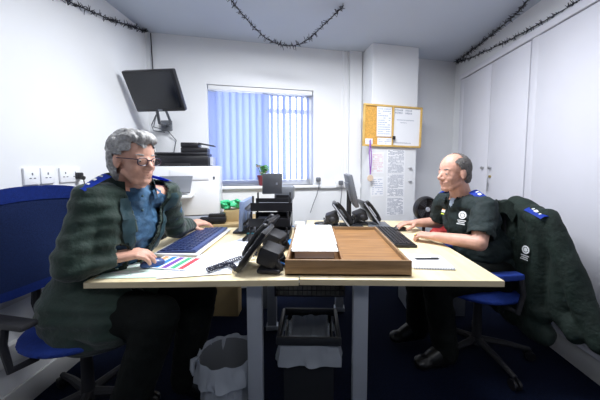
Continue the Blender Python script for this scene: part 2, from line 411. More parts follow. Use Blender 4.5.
b = B(); b.tube([(0, 0, .02), (-.008, -.004, -.1), (-.002, -.004, -.2), (.004, -.004, -.31)], .005, 6); b.tube([(0, 0, .02), (.012, -.004, -.1), (.014, -.004, -.2), (.006, -.004, -.31)], .005, 6); link('ribbon', b, 'ltag', ln)
b = B(); b.lathe([(0, -.004), (.03, -.004), (.032, 0), (.03, .004), (0, .004)], 20, T(.005, -.004, -.345) @ rot(x=90)); link('disc', b, 'coin', ln)

# TV on its bracket
tv = root('wall_television', 'black flat television tilted down on a bracket in the corner', 'television', (-1.195, 2.11, 1.745), -5)
tm = Matrix.Rotation(R(30), 4, 'X')       # top leans into the room
b = B(); b.box((0, .02, 0), (.40, .045, .305), bev=.01); link('casing', b, 'black', tv, m=tm)
b = B(); b.box((0, -.0035, .008), (.365, .004, .262), bev=.001); link('screen', b, 'screen', tv, m=tm)
b = B(); b.box((0, -.0035, -.138), (.035, .003, .006)); link('badge', b, 'lgrey', tv, m=tm)
b = B(); b.box((0, .055, 0), (.1, .03, .1), tm, .005)
b.tube([(-.04, .07, -.06), (-.10, .2, -.20), (-.13, .33, -.20)], .012, 8); b.tube([(0.02, .07, -.06), (.0, .2, -.20), (-.11, .33, -.20)], .010, 8); b.box((-.13, .345, -.20), (.09, .03, .09), bev=.004)
link('bracket', b, 'grey', tv)
b = B(); b.tube([(.045, -.012, 2.33), (.05, -.012, 2.1), (.055, -.012, 1.9), (.10, -.05, 1.8), (.18, -.20, 1.78)], .0045, 6)
single('television_cable', b, 'black', 'black cable running down from the corner to the television', 'cable', base=WF)
b = B(); b.tube([(.13, -.26, 1.60), (.07, -.12, 1.52), (.16, -.04, 1.50), (.22, -.012, 1.42), (.20, -.012, 1.32), (.19, -.012, 1.28)], .004, 6); b.tube([(.13, -.26, 1.60), (.05, -.1, 1.54), (.04, -.02, 1.5), (.13, -.012, 1.49)], .004, 6)
single('looped_cable', b, 'grey', 'thin cable looping on the wall below the television', 'cable', base=WF)

# tinsel garlands
def garland(pts, label, sd, L=.040, dens=240):
    random.seed(sd); pts = [V(p) for p in pts]; P = []
    for i in range(len(pts)-1):
        p0 = pts[max(i-1, 0)]; p1 = pts[i]; p2 = pts[i+1]; p3 = pts[min(i+2, len(pts)-1)]
        for k in range(12):
            t = k/12; P.append(.5*((2*p1)+(p2-p0)*t+(2*p0-5*p1+4*p2-p3)*t*t+(3*p1-p0-3*p2+p3)*t**3))
    P.append(pts[-1]); b = B(); b.tube(P, .0035, 5)
    tot = sum((x-y).length for x, y in zip(P[:-1], P[1:])); n = int(tot*dens)
    for k in range(n):
        i = random.randrange(len(P)-1); p = P[i].lerp(P[i+1], random.random())
        d = V((random.gauss(0, 1), random.gauss(0, 1), random.gauss(0, 1))).normalized()*L*random.uniform(.4, 1)
        b.cone(p, p+d, .0030, .0013, 4)
    single('tinsel_garland', b, 'tinsel', label, 'garland', smooth=False, group='dark tinsel garlands')
garland([(XL+.02, 1.45, 2.11), (XL+.02, 1.70, 2.155), (XL+.02, 2.0, 2.215), (XL+.02, 2.25, 2.285), (XL+.03, 2.43, 2.325)], 'dark tinsel strand along the top of the left wall', 1)
garland([(-.58, 1.93, 2.33), (-.50, 2.08, 2.26), (-.36, 2.22, 2.165), (-.20, 2.27, 2.135), (-.07, 2.25, 2.16), (.08, 2.17, 2.25), (.21, 2.08, 2.33)], 'dark tinsel loop hanging from the ceiling in front of window', 2)
garland([(1.36, 1.75, 2.325), (1.46, 2.10, 2.30), (1.50, 2.5, 2.30), (1.53, 2.85, 2.31), (1.55, 3.18, 2.325)], 'dark tinsel strand along the ceiling above the cupboards', 3)
garland([(XR-.05, 1.45, 2.155), (XR-.02, 1.85, 2.165), (XR-.02, 2.3, 2.19), (XR-.02, 2.8, 2.25), (XR-.025, 3.16, 2.31)], 'dark tinsel strand on the right wall just over cupboard doors', 4, L=.034, dens=190)

# ------------------------------------------------------------------ desks
DT = .73
def desk(label, x0, x1, xl0, xl1, y0, y1, tilt=0):
    r_ = root('office_desk', label, 'desk', (0, 0, 0))
    if tilt: r_.matrix_basis = T(x1, y0, 0) @ rot(z=tilt) @ T(-x1, -y0, 0)
    b = B(); b.box2((x0, y0, DT-.025), (x1, y1, DT), bev=.0015); link('desktop', b, ['maple'], r_)
    b = B(); b.box2((x0, y0-.0025, DT-.0245), (x1, y0-.0005, DT-.0005)); link('edge_band', b, 'edge', r_)
    for y in (y0+.08, y1-.14):
        b = B(); b.box2((xl0, y, .03), (xl1, y+.05, DT-.026), bev=.004); b.box2((xl0-(.25 if y < 1.5 and x0 < -.5 else .01), y-.005, 0), (xl1+(.25 if y < 1.5 and x0 > -.5 else .01), y+.055, .035), bev=.004); link('leg', b, 'leg', r_)
        b = B(); b.box2((xl0+.005, y0+.14, DT-.07), (xl0+.035, y1-.15, DT-.03)); link('cross_beam', b, 'black2', r_)
    return r_
Y0 = 1.125
desk('maple office desk on the left under the white keyboard', -.925, -.062, -.292, -.226, Y0-.006, 2.1, 3.0)
desk('maple office desk on the right under the spiral notebook', -.059, .775, .177, .242, Y0, 2.36)
b = B()
for z in (.50, .53, .565): b.box2((-.21, 1.45, z), (.165, 1.454, z+.005)); b.box2((-.21, 1.59, z), (.165, 1.594, z+.005))
b.box2((-.21, 1.45, .497), (.165, 1.594, .500))
for k in range(16): b.box2((-.21+k*.0247, 1.446, .50), (-.207+k*.0247, 1.45, .57))
for x in (-.21, .16): b.box2((x, 1.45, .50), (x+.006, 1.594, .704))
single('cable_basket', b, 'black2', 'black metal cable basket slung under where the desks meet', 'cable basket', smooth=False)

# side table along the window wall
st = root('side_table', 'wood topped side table along the window wall under the printer', 'table', (0, 0, 0), base=WF)
b = B(); b.box2((.03, -.47, DT-.03), (1.02, -.02, DT), bev=.002); link('table_top', b, 'card', st)
for x in (.08, .96):
    for y in (-.44, -.07):
        b = B(); b.box2((x-.02, y-.02, 0), (x+.02, y+.02, DT-.03), bev=.002); link('leg', b, 'grey', st)

# white photocopier with grey flap
pr = root('photocopier', 'large white printer with a grey paper flap on the side table', 'printer', (.375, -.23, DT), base=WF)
b = B(); b.box2((-.245, -.19, .075), (.235, .2, .46), bev=.008); link('body', b, 'upvc', pr)
b = B(); b.box2((-.245, -.185, .0), (.235, .19, .07), bev=.004); link('base_tray', b, 'lgrey', pr)
b = B(); b.box2((-.12, -.197, .355), (.16, -.188, .435), bev=.002); link('front_cover', b, 'plate', pr)
b = B(); b.box2((.19, -.195, .36), (.205, -.188, .38)); link('button', b, 'grey', pr)
b = B(); b.box((0, 0, 0), (.235, .18, .012), bev=.003); link('paper_flap', b, 'grey', pr, m=T(-.075, -.27, .325) @ rot(x=40))
b = B(); b.box2((-.2, -.35, .23), (.05, -.19, .25), bev=.003); link('output_shelf', b, 'upvc', pr)
# black printer on top, scanner on it
bp = root('inkjet_printer', 'wide black printer standing on top of the white printer', 'printer', (.345, -.22, DT+.46), base=WF)
b = B(); b.box2((-.22, -.17, 0), (.185, .17, .085), bev=.01); b.box2((-.215, -.165, .088), (.18, .165, .108), bev=.006); link('body', b, 'black', bp)
b = B(); b.box2((-.13, -.19, -.0), (.05, -.165, .022), bev=.003); link('paper_slot', b, 'black2', bp)
b = B(); b.box2((.19, -.12, .005), (.215, .14, .075), bev=.004); link('side_panel', b, 'lgrey', bp)
dr = root('document_scanner', 'small black document feeder on top of the black printer', 'scanner', (.40, -.20, DT+.46+.108), base=WF)
b = B(); b.box2((-.09, -.1, 0), (.115, .1, .045), bev=.008); b.box2((-.09, -.1, .045), (.045, .1, .085), bev=.008); link('body', b, 'black', dr)
b = B(); b.box((0, 0, 0), (.13, .15, .008), bev=.003); link('feed_tray', b, 'black', dr, m=T(.105, 0, .072) @ rot(y=10))
# things on the side table
b = B(); b.box((0, 0, .035), (.20, .10, .05), bev=.012); b.box((.03, 0, .07), (.13, .08, .03), bev=.012); b.cone((-.06, -.05, .03), (-.06, -.06, .03), .02, .02, 14)
single('desk_gadget', b, 'black', 'low black desk gadget on the side table behind the far hand', 'gadget', (.56, -.40, DT), base=WF)
b = B()
for k in range(14): b.ball((random.uniform(-.11, .11), random.uniform(-.03, .03), random.uniform(.0, .045)), (random.uniform(.03, .05), .03, random.uniform(.012, .022)), rot(random.uniform(-30, 30), random.uniform(-30, 30), random.uniform(0, 90)), 10)
me = remesh(b, .006, 2, disp=lambda c, n: n*noise.noise(c*45)*.008)
single('carrier_bag', me, 'bag', 'crumpled green plastic bag on a cardboard box', 'bag', (.735, -.28, DT+.115), base=WF)
b = B(); b.box((0, 0, .045), (.22, .16, .09), bev=.003); b.box((0, 0, .092), (.03, .162, .002))
single('cardboard_box', b, 'card', 'small cardboard box under the green bag', 'box', (.745, -.28, DT), base=WF)
b = B(); b.box2((-.85, 2.13, 0), (-.60, 2.24, .24), bev=.003); single('cardboard_box', b, 'card', 'pale cardboard box on the floor below the side table', 'box')

# ------------------------------------------------------------------ things on the desks
# letter tray of wood
tr_ = root('wooden_tray', 'oak wooden desk tray with two compartments at desk front', 'tray', (.145, 1.505, DT))
b = B(); b.box2((-.262, -.345, 0), (.262, .345, .008)); link('bottom', b, 'oak', tr_, smooth=False)
b = B(); b.box2((-.268, -.345, 0), (.268, -.332, .068), bev=.001); link('front_board', b, 'oakd', tr_)
for x in (-.262, .262):
    b = B(); b.box2((x-.006, -.331, .001), (x+.006, .345, .062), bev=.001); link('side_board', b, 'oakd', tr_)
b = B(); b.box2((-.256, .333, .009), (.256, .345, .06), bev=.001); link('back_board', b, 'oakd', tr_)
b = B(); b.box2((-.022, -.331, .009), (-.010, .332, .052), bev=.001); link('divider', b, 'oak', tr_)
b = B(); b.box2((-.009, -.331, .009), (.255, .332, .042)); link('wooden_block', b, 'oak', tr_, smooth=False)
# white papers in the left compartment, each a sheet
labs = ['topmost white printed sheet in the wooden tray', 'second white sheet from the top in the wooden tray', 'third white sheet in the wooden tray, shifted nearer', 'fourth white sheet in the wooden tray', 'fifth white sheet in the wooden tray, shifted left', 'lowest white sheet in the wooden tray']
for k in range(6):
    z = DT+.071-k*.0025; random.seed(40+k)
    b = sheet(.222, .42, 18, 60+k); 
    single('paper_sheet', b, ['paper', 'lightink'], labs[k], 'paper', (.0+random.uniform(-.008, .008), 1.63-k*.022, z), group='white sheets in the wooden tray', m=rot(x=-90), smooth=False, rz=random.uniform(-2, 2))
b = B(); b.box2((-.095, 1.36, DT+.01), (.10, 1.80, DT+.056)); single('paper_pile', b, 'paper', 'white ream of paper lying beneath loose sheets in tray', 'paper', smooth=False)

# papers on the left desk
def flat(name, w_, h, loc, rz, lines, sd, label, mats=('paper', 'lightink'), grp='loose papers on the left desk', cat='paper'):
    return single(name, sheet(w_, h, lines, sd), list(mats), label, cat, loc, rz, group=grp, m=rot(x=-90), smooth=False)
flat('desk_pad', .40, .19, (-.715, 1.215, DT+.0012), 4, 5, 70, 'pale green printed desk pad at the front left corner', ('mint', 'paper'), None, 'desk pad')
flat('paper_sheet', .30, .18, (-.52, 1.225, DT+.0035), 12, 4, 71, 'white paper overlapping the green desk pad')
flat('paper_sheet', .26, .21, (-.46, 1.36, DT+.0055), -14, 5, 72, 'white paper behind the black coiled cord')
flat('paper_sheet', .17, .27, (-.43, 1.60, DT+.004), -22, 4, 73, 'white paper between keyboard and filing trays')
b = B(); b.box((0, 0, .0008), (.21, .16, .0012)); 
for k, c in enumerate(range(5)):
    b.mi = k+1; b.box((-.082+k*.041, 0, .0018), (.026, .145, .0008))
single('colour_chart', b, ['paper', 'orange', 'cobalt', 'purple', 'green', 'red'], 'printed chart with orange, blue, purple, green and red bars', 'chart', (-.665, 1.285, DT+.0075), -8, smooth=False)

def keyboard(name, label, L_, W_, body, keys, loc, rz, ny=15, nx=5):
    r_ = root(name, label, 'keyboard', loc, rz)
    tm = Matrix.Rotation(R(-3.5), 4, 'Y')
    b = B(); b.box((0, 0, .009), (W_, L_, .014), bev=.004); link('case', b, body, r_, m=tm)
    b = B()
    for i in range(nx):
        for j in range(ny):
            if i == 0 and 4 <= j <= 8:
                if j == 6: b.box((-W_*.36+i*W_*.165, -L_*.46+6*(L_*.92/(ny-1)), .0185), (W_*.13, L_*.3, .006), bev=.0015)
                continue
            b.box((-W_*.36+i*W_*.165, -L_*.455+j*(L_*.91/(ny-1)), .0185), (W_*.13, L_*.05, .006), bev=.001)
    link('keys', b, keys, r_, m=tm); return r_
keyboard('computer_keyboard', 'black computer keyboard in front of the man on the right', .46, .145, 'black2', 'black', (.515, 1.80, DT+.004), 180)
M['navykey'] = mat('navy_keys', (.025, .04, .12), .4)
M['navybase'] = mat('navy_key_plate', (.05, .075, .20), .4)
k1 = keyboard('computer_keyboard', 'navy keyed keyboard with white rim under the left man', .53, .205, 'navybase', 'navykey', (-.705, 1.655, DT+.016), 0)
b = B(); b.box((0, 0, -.003), (.235, .56, .014), bev=.004); link('white_rim', b, 'upvc', k1)
def mouse(label, loc, rz, mt):
    r_ = root('computer_mouse', label, 'mouse', loc, rz)
    b = B(); b.ball((0, 0, .008), (.052, .03, .026), n=20); me = remesh(b, .003, 1); trim_mesh(me, lambda c: c.z < .0); link('shell', me, mt, r_)
    b = B(); b.cone((.025, -.004, .031), (.025, .004, .031), .007, .007, 12); link('scroll_wheel', b, 'grey', r_)
mouse('dark blue mouse under the right hand of grey haired man', (-.742, 1.245, DT+.009), 35, mat('mouse_blue', (.05, .09, .25), .3))
mouse('black mouse under the far hand of the right man', (.615, 1.99, DT+.002), 180, 'black')
single('mouse_mat', B().box((0, 0, .0025), (.17, .20, .004), bev=.001), 'grey', 'grey mat lying behind the black keyboard', 'mat', (.50, 2.20, DT), 0)

# monitors
def monitor(label, loc, rz, w_, h, z0, tilt, back, stand='black2'):
    r_ = root('computer_monitor', label, 'monitor', loc, rz)      # screen faces +x
    tm = T(0, 0, z0) @ Matrix.Rotation(R(-tilt), 4, 'Y') @ T(0, 0, h/2)
    b = B(); b.box((-.012, 0, 0), (.028, w_, h), bev=.006); b.box((-.03, 0, -.01), (.02, w_*.6, h*.6), bev=.006); link('casing', b, back, r_, m=tm)
    b = B(); b.box((.003, 0, .004), (.002, w_-.03, h-.035)); link('screen', b, 'screen', r_, m=tm)
    b = B(); b.cone((-.05, 0, .01), (-.04-.01*tilt/10, 0, z0+h*.45), .02, .016, 12); b.box((-.03, 0, .008), (.17, .2, .014), bev=.005); link('stand', b, stand, r_)
    return r_
monitor('small blue grey backed monitor facing the left man', (-.50, 2.17-.2, DT), 180, .30, .20, .03, 3, mat('blue_grey_plastic', (.20, .26, .42), .35))
monitor('tilted grey backed monitor facing the right man', (.315, 2.10, DT), 0, .32, .235, .175, 13, 'grey')

# filing trays stack
def letter_tray(label, loc, rz, src=None):
    if src: return dup(src, loc, rz, label)
    r_ = root('letter_tray', label, 'letter tray', loc, rz, 'black letter trays stacked on the desk')
    b = B()
    b.box((0, 0, .004), (.25, .24, .004)); b.box((0, .118, .028), (.25, .005, .05), bev=.001); b.box((0, -.118, .028), (.25, .005, .05), bev=.001); b.box((.123, 0, .028), (.005, .24, .05), bev=.001)
    link('tray_body', b, 'black', r_, smooth=False)
    b = B(); b.grid(lambda u, v: V((-.125-.035*math.sin(u*PI/2), (v-.5)*.24, .004+.03*(1-math.cos(u*PI/2))-.012*u)), 8, 2, .004); link('curved_lip', b, 'black', r_)
    for x in (-.11, .11):
        for y in (-.116, .116):
            b = B(); b.cone((x, y, .05), (x, y, .094), .006, .006, 8); link('post', b, 'black', r_)
    return r_
lt = letter_tray('lowest black letter tray, standing on the desk', (-.275, 1.78, DT), 0)
letter_tray('middle black letter tray of the stack of three', (-.272, 1.785, DT+.095), 2, lt)
letter_tray('topmost black letter tray, under the grey tablet', (-.265, 1.79, DT+.19), 4, lt)
for k in range(3):
    b = B(); b.box((0, 0, 0), (.21, .18, .022), bev=.002)
    single('paper_pile', b, ('grey', 'black2', 'grey')[k], ('dark folder lying in the lowest black letter tray', 'black folder lying in the middle black letter tray', 'dark grey folder in the topmost black letter tray')[k], 'folder', (-.265, 1.785, DT+.018+k*.095), 0)
tb = root('tablet', 'grey tablet propped upright on top of the letter trays', 'tablet', (-.268, 1.78, DT+.285), 14)
tm = Matrix.Rotation(R(12), 4, 'X')
b = B(); b.box((0, 0, .068), (.125, .010, .135), bev=.004); link('casing', b, 'grey', tb, m=tm)
b = B(); b.box((.028, -.0062, .07), (.012, .001, .014)); link('badge', b, 'lgrey', tb, m=tm)
b = B(); b.box((0, .03, .012), (.10, .05, .015), bev=.004); link('stand', b, 'black2', tb)
rp = root('receipt_printer', 'black upright box printer behind the letter trays', 'printer', (-.215, 2.02-.0, DT))
b = B(); b.box2((-.045, -.06, 0), (.055, .06, .27), bev=.008); link('body', b, 'black2', rp)
b = B(); b.box2((-.065, -.07, .22), (.07, .07, .32), bev=.015); link('head', b, 'grey', rp)
b = B(); b.box2((-.05, -.072, .24), (.05, -.069, .26)); link('paper_slot', b, 'black', rp)
b = B(); b.box((0, 0, .03), (.07, .09, .045), bev=.003); single('white_box', b, 'upvc', 'small white box on the desk beside the black box printer', 'box', (-.105, 2.02, DT))

# desk phones
def phone(label, loc, rz, src=None):
    if src: return dup(src, loc, rz, label)
    r_ = root('desk_phone', label, 'telephone', loc, rz, 'black desk telephones')
    tm = T(.085, 0, .02) @ Matrix.Rotation(R(-52+90-90), 4, 'Y')       # slab rises backwards
    tm = T(.095, 0, .012) @ Matrix.Rotation(R(-130), 4, 'Y')
    # slab local: x along the slab upward, z thickness
    tm = T(.095, 0, .012) @ Matrix.Rotation(R(180+54), 4, 'Y')
    b = B(); b.box((.105, 0, 0), (.212, .18, .022), bev=.006); link('console', b, 'black', r_, m=tm)
    b = B(); b.box((.168, .03, -.0125), (.062, .10, .003), bev=.001); link('display', b, 'screen', r_, m=tm)
    b = B(); b.box((.105, -.091, 0), (.206, .002, .010)); link('side_strip', b, 'lgrey', r_, m=tm)
    b = B()
    for i in range(4):
        for j in range(3): b.box((.03+i*.024, .0+j*.026, -.013), (.014, .018, .006), bev=.001)
    link('keypad', b, 'grey', r_, m=tm)
    b = B(); b.chain([((.02, -.06, -.022), .018), ((.055, -.06, -.034), .013), ((.145, -.06, -.034), .013), ((.185, -.06, -.022), .019)], 12); me = remesh(b, .004, 2); link('handset', me, 'black', r_, m=tm)
    b = B(); b.box((-.035, .0, .065), (.09, .13, .08), rot(y=-20), .012); b.box((-.075, .05, .05), (.02, .025, .09), rot(y=25), .004); b.box((-.075, -.05, .05), (.02, .025, .09), rot(y=25), .004); b.box((-.04, 0, .012), (.10, .15, .016), bev=.005); b.ball((-.03, -.06, .055), (.03, .02, .03)); link('foot_stand', b, 'black2', r_)
    b = B()
    b.tube([(-.06, .02, .03), (-.10, 0, .06), (-.09, -.05, .03), (-.05, -.08, .012), (-.08, -.04, .05), (-.03, -.09, .03)], .004, 6); link('cable', b, 'black', r_)
    return r_
ph = phone('large black desk phone tilted up at the front of the desks', (-.23, 1.235, DT+.004), 176)
phone('second black desk phone standing just behind the front one', (-.245, 1.50, DT+.004), 168, ph)
phone('black desk phone left of the tilted grey monitor', (.175, 2.12, DT+.004), -5, ph)
phone('black desk phone right of the tilted grey monitor', (.40, 2.22, DT+.004), 8, ph)
# coiled cord
pts = [V(p) for p in ((-.335, 1.175, DT+.018), (-.37, 1.225, DT+.02), (-.405, 1.235, DT+.02), (-.445, 1.19, DT+.02), (-.455, 1.165, DT+.02), (-.42, 1.20, DT+.024), (-.39, 1.27, DT+.022), (-.34, 1.34, DT+.022), (-.28, 1.36, DT+.03))]
P = []
for i in range(len(pts)-1):
    p0 = pts[max(i-1, 0)]; p1 = pts[i]; p2 = pts[i+1]; p3 = pts[min(i+2, len(pts)-1)]
    for k in range(50):
        t = k/50; P.append(.5*((2*p1)+(p2-p0)*t+(2*p0-5*p1+4*p2-p3)*t*t+(3*p1-p0-3*p2+p3)*t**3))
Q = []; ph_ = 0
for i in range(1, len(P)-1):
    t = (P[i+1]-P[i-1]).normalized(); s_ = t.cross(V((0, 0, 1))).normalized(); u_ = s_.cross(t); ph_ += (P[i]-P[i-1]).length/.0115*2*PI
    Q.append(P[i]+(s_*math.cos(ph_)+u_*math.sin(ph_))*.0095)
b = B(); b.tube(Q, .0024, 5); single('coiled_cord', b, mat('navy_cord', (.012, .015, .04), .35), 'dark coiled telephone cord looping across white papers', 'cord')
# cables and small gadgets
b = B(); b.tube([(-.17, 1.12+.13, DT+.03), (-.13, 1.24, DT+.02), (-.135, 1.30, DT+.008), (-.16, 1.36, DT+.012)], .004, 6); single('blue_cable', b, 'bluec', 'short blue cable beside the front desk phone', 'cable')
b = B(); b.tube([(-.16, 2.0, DT+.03), (-.11, 1.97, DT+.012), (-.06, 2.02, DT+.03), (-.02, 1.98, DT+.012), (.02, 2.04, DT+.03), (.06, 2.0, DT+.01)], .004, 6); single('blue_cable', b, 'bluec', 'blue cable curling behind the wooden tray', 'cable')
b = B(); b.box((0, 0, .015), (.06, .05, .028), bev=.006); b.tube([(.03, 0, .015), (.08, .02, .01), (.1, .05, .006)], .004, 6); single('cable_adapter', b, 'black', 'small black cable adapter behind the white sheets', 'adapter', (-.105, 1.92, DT), 10)
b = B(); b.ball((0, 0, .012), (.06, .04, .014)); single('desk_gadget', b, 'black', 'low black rounded gadget behind the right of tray papers', 'gadget', (.06, 2.18, DT))
b = B(); b.box((0, 0, .01), (.05, .03, .02), bev=.004); single('teal_clip_box', b, 'tealp', 'tiny teal object beside the letter trays', 'clip box', (-.42, 1.82, DT))
b = B(); b.box((0, 0, .008), (.07, .16, .014), bev=.002); single('blue_book', b, 'cobalt', 'dark blue book on the desk by the second phone', 'book', (-.13, 1.62, DT)) 

# notebook and pen
nbk = root('spiral_notebook', 'white spiral notebook on the right desk', 'notebook', (.548, 1.335, DT), -4)
b = B(); b.box((0, 0, .004), (.185, .19, .007), bev=.001); link('pages', b, 'paper', nbk)
b = B()
for k in range(26): 
    x = -.086+k*.0069; b.tube([(x, -.088, .009), (x, -.096, .011), (x, -.1, .005), (x, -.096, .0), (x, -.09, .0)], .0012, 5)
link('spiral', b, 'ink', nbk)
pn = root('ballpoint_pen', 'black pen lying across the spiral notebook', 'pen', (.555, 1.355, DT+.0125), 2)
b = B(); b.cone((-.05, 0, 0), (.055, 0, 0), .0042, .0042, 10); b.cone((-.065, 0, 0), (-.05, 0, 0), .001, .0042, 10); link('barrel', b, 'black', pn)
b = B(); b.box((.035, 0, .006), (.035, .003, .002)); b.cone((.055, 0, 0), (.062, 0, 0), .004, .003, 10); link('clip', b, 'steel', pn)

# desk fan / dark disc on the right desk, hi-vis bag
fn = root('desk_fan', 'round black desk fan with silver hub beside the pillar', 'fan', (.905, 2.27, DT-.0), 12)
fn.location.z = .60; 
b = B(); b.lathe([(.088, -.03), (.1, -.022), (.105, 0), (.1, .022), (.088, .03), (.088, -.03)], 32, T(0, 0, .245) @ rot(x=90)); b.lathe([(.0, .03), (.06, .026), (.1, .018)], 32, T(0, 0, .245) @ rot(x=-90)); link('cage', b, 'black', fn)
b = B()
for r_ in (.03, .045, .06, .075, .09):
    b.tube([(r_*math.cos(a), -.030, .245+r_*math.sin(a)) for a in [2*PI*k/32 for k in range(33)]], .0013, 5)
for k in range(16):
    a = 2*PI*k/16; b.tube([(.018*math.cos(a), -.032, .245+.018*math.sin(a)), (.095*math.cos(a), -.026, .245+.095*math.sin(a))], .0011, 5)
link('grille', b, 'black2', fn)
for k in range(4):
    b = B(); b.grid(lambda u, v: V(((.02+.06*u)*math.cos(v*1.0+k*PI/2), -.012-.012*v, .245+(.02+.06*u)*math.sin(v*1.0+k*PI/2))), 5, 6, .002); link('blade', b, 'grey', fn)
b = B(); b.cone((0, -.025, .245), (0, -.036, .245), .02, .017, 18); link('hub', b, 'lgrey', fn)
b = B(); b.box((0, 0, .01), (.14, .12, .018), bev=.008); b.cone((0, .02, .015), (0, .02, .16), .014, .012, 12); link('base', b, 'black2', fn)
b = B(); b.box2((.77, 2.17, 0), (1.2, 2.5, .598), bev=.004); b.box2((.79, 2.165, .35), (1.18, 2.171, .56)); b.box2((.79, 2.165, .05), (1.18, 2.171, .32)); 
single('filing_cabinet', b, 'grey', 'low grey filing cabinet beyond the right desk under the fan', 'cabinet', smooth=False)
b = B()
for p, r_ in (((0, 0, .10), (.07, .06, .10)), ((.01, 0, .21), (.05, .05, .06)), ((-.03, 0, .05), (.07, .06, .05))): b.ball(p, r_)
me = remesh(b, .008, 2, disp=lambda c, n: n*noise.noise(c*30)*.012)
rb = single('red_kit_bag', me, 'redc', 'small red cloth bag between the fan and right man', 'bag', (1.02, 2.22, .598))
b = B(); b.box((0, -.0, 0), (.07, .05, .022), rot(x=0, y=-25), .006); link('yellow_band', b, 'yellow', rb, m=T(-.01, -.045, .235))

# ------------------------------------------------------------------ bins
bn = root('waste_bin', 'round grey waste bin with a loose white liner', 'bin', (-.425, 1.30, 0))
b = B(); b.lathe([(0, .002), (.095, .002), (.125, .28), (.128, .28), (.128, .27)], 32); link('bucket', b, 'binl', bn)
def linerf(rad, z0, z1, inner, sx=1, sy=1, sq=0):
    def f(u, v):
        a = 2*PI*u
        if v < .5: z = z1-(z1-inner)*(1-2*v); r_ = rad*(.93+.07*2*v)
        else: z = z1-(z1-z0)*(2*v-1); r_ = rad*(1.03+.10*(2*v-1))
        c, s = math.cos(a), math.sin(a); k = 1.
        if sq: k = 1/max(abs(c), abs(s))*.97*(1-.06*abs(math.sin(2*a))**3) ; 
        w_ = .002*math.sin(a*17+v*3)+.012*noise.noise(V((c*4, s*4, v*4)))+.006*noise.noise(V((c*11, s*11, v*9)))
        if u in (0., 1.): w_ = .0
        return V((c*(r_*k+w_)*sx, s*(r_*k+w_)*sy, z+.02*noise.noise(V((c*2, s*2, v*3+5)))))
    return f
b = B(); b.grid(linerf(.130, .19, .305, .05), 90, 14); b.tube([(-.13, -.02, .27), (-.155, -.03, .262), (-.15, -.05, .235), (-.14, -.06, .21)], [.012, .016, .012, .006], 8); link('liner', b, 'liner', bn)
bn = root('square_bin', 'tall black square bin with grey liner between the desk legs', 'bin', (-.025, 1.455, 0))
b = B()
for x0, y0, x1, y1 in ((-.125, -.125, .125, -.118), (-.125, .118, .125, .125), (-.125, -.118, -.118, .118), (.118, -.118, .125, .118)): b.box2((x0, y0, .004), (x1, y1, .325))
b.box2((-.125, -.125, 0), (.125, .125, .008)); link('bucket', b, 'bin', bn, smooth=False)
b = B()
for x0, y0, x1, y1 in ((-.16, -.15, .16, -.128), (-.15, .128, .15, .148), (-.16, -.14, -.14, .14), (.14, -.14, .16, .14)): b.box2((x0, y0, .318), (x1, y1, .358), bev=.007)
link('rim', b, 'bin', bn)
b = B(); b.grid(linerf(.104, .19, .345, .06, 1.03, 1.0, 1), 90, 18); link('liner', b, 'liner', bn)
b = B(); b.grid(linerf(.150, .21, .318, .30, 1.03, .95, 1), 90, 12); link('liner_overhang', b, 'liner', bn)

# ------------------------------------------------------------------ chairs
def chair(label, loc, rz, bh=.50, pad='black2', ax=.0):
    r_ = root('office_chair', label, 'chair', loc, rz, None)
    sp = B(); sp.cone((0, 0, .09), (0, 0, .40), .028, .022, 14); sp.cone((0, 0, .07), (0, 0, .11), .045, .04, 14); link('gas_column', sp, 'black2', r_)
    for k in range(5):
        a = 2*PI*k/5+.3; d = V((math.cos(a), math.sin(a), 0))
        b = B(); b.tube([d*.03+V((0, 0, .095)), d*.17+V((0, 0, .085)), d*.30+V((0, 0, .065))], [.022, .018, .013], 8); lg = link('base_leg', b, 'black2', r_)
        b = B(); c = d*.30; s_ = V((-d.y, d.x, 0))
        b.cone(c+V((0, 0, .028))-s_*.022, c+V((0, 0, .028))-s_*.006, .027, .027, 14); b.cone(c+V((0, 0, .028))+s_*.006, c+V((0, 0, .028))+s_*.022, .027, .027, 14); b.cone(c+V((0, 0, .03)), c+V((0, 0, .07)), .007, .007, 8); link('caster', b, 'black', lg)
    b = B(); b.ball((0.02, 0, .445), (.245, .245, .045), n=24); me = remesh(b, .012, 2); link('seat', me, 'blue', r_)
    b = B(); b.box((0, 0, .405), (.22, .18, .03), bev=.008); link('mechanism', b, 'black2', r_)
    b = B(); b.tube([(-.10, 0, .40), (-.25, 0, .42), (-.285, 0, .52), (-.27, 0, .70)], [.02, .022, .02, .016], 8); link('back_support', b, 'black2', r_)
    def bf(u, v):
        w_ = .235+.015*math.sin(v*PI); y = (u-.5)*2*w_; zz = .60+bh*v-.035*abs(2*u-1)**3*v+.03*(abs(2*u-1)**3)*(1-v)
        return V((-.235-.03*v+.055*(2*u-1)**2-.02*math.sin(v*PI), y, zz))
    b = B(); b.grid(lambda u, v: bf(.06+.88*u, .06+.80*v), 20, 20, .006); link('mesh_back', b, 'mesh', r_)
    b = B(); b.grid(lambda u, v: bf(u, .86+.14*v)+V((.004, 0, 0)), 20, 5, .022); b.grid(lambda u, v: bf(u, .0+.08*v)+V((.004, 0, 0)), 20, 4, .02)
    b.grid(lambda u, v: bf(.07*u, v)+V((.003, 0, 0)), 4, 20, .018); b.grid(lambda u, v: bf(1-.07*u, v)+V((.003, 0, 0)), 4, 20, .018); link('back_frame', b, 'blue', r_)
    for s in (-1, 1):
        b = B(); b.tube([(0, s*.2, .41), (0, s*.29, .42), (-.02, s*.295, .52), (-.01, s*.29, .60)], .014, 8); ar = link('arm_bracket', b, 'black2', r_)
        b = B(); b.box((0.01+ax, s*(.29-ax*.3), .612), (.21, .06, .035 if ax else .025), bev=.01); link('arm_pad', b, pad, ar)
    return r_
chair('blue mesh backed office chair behind the man on the left', (-1.10, 1.27, 0), -10)
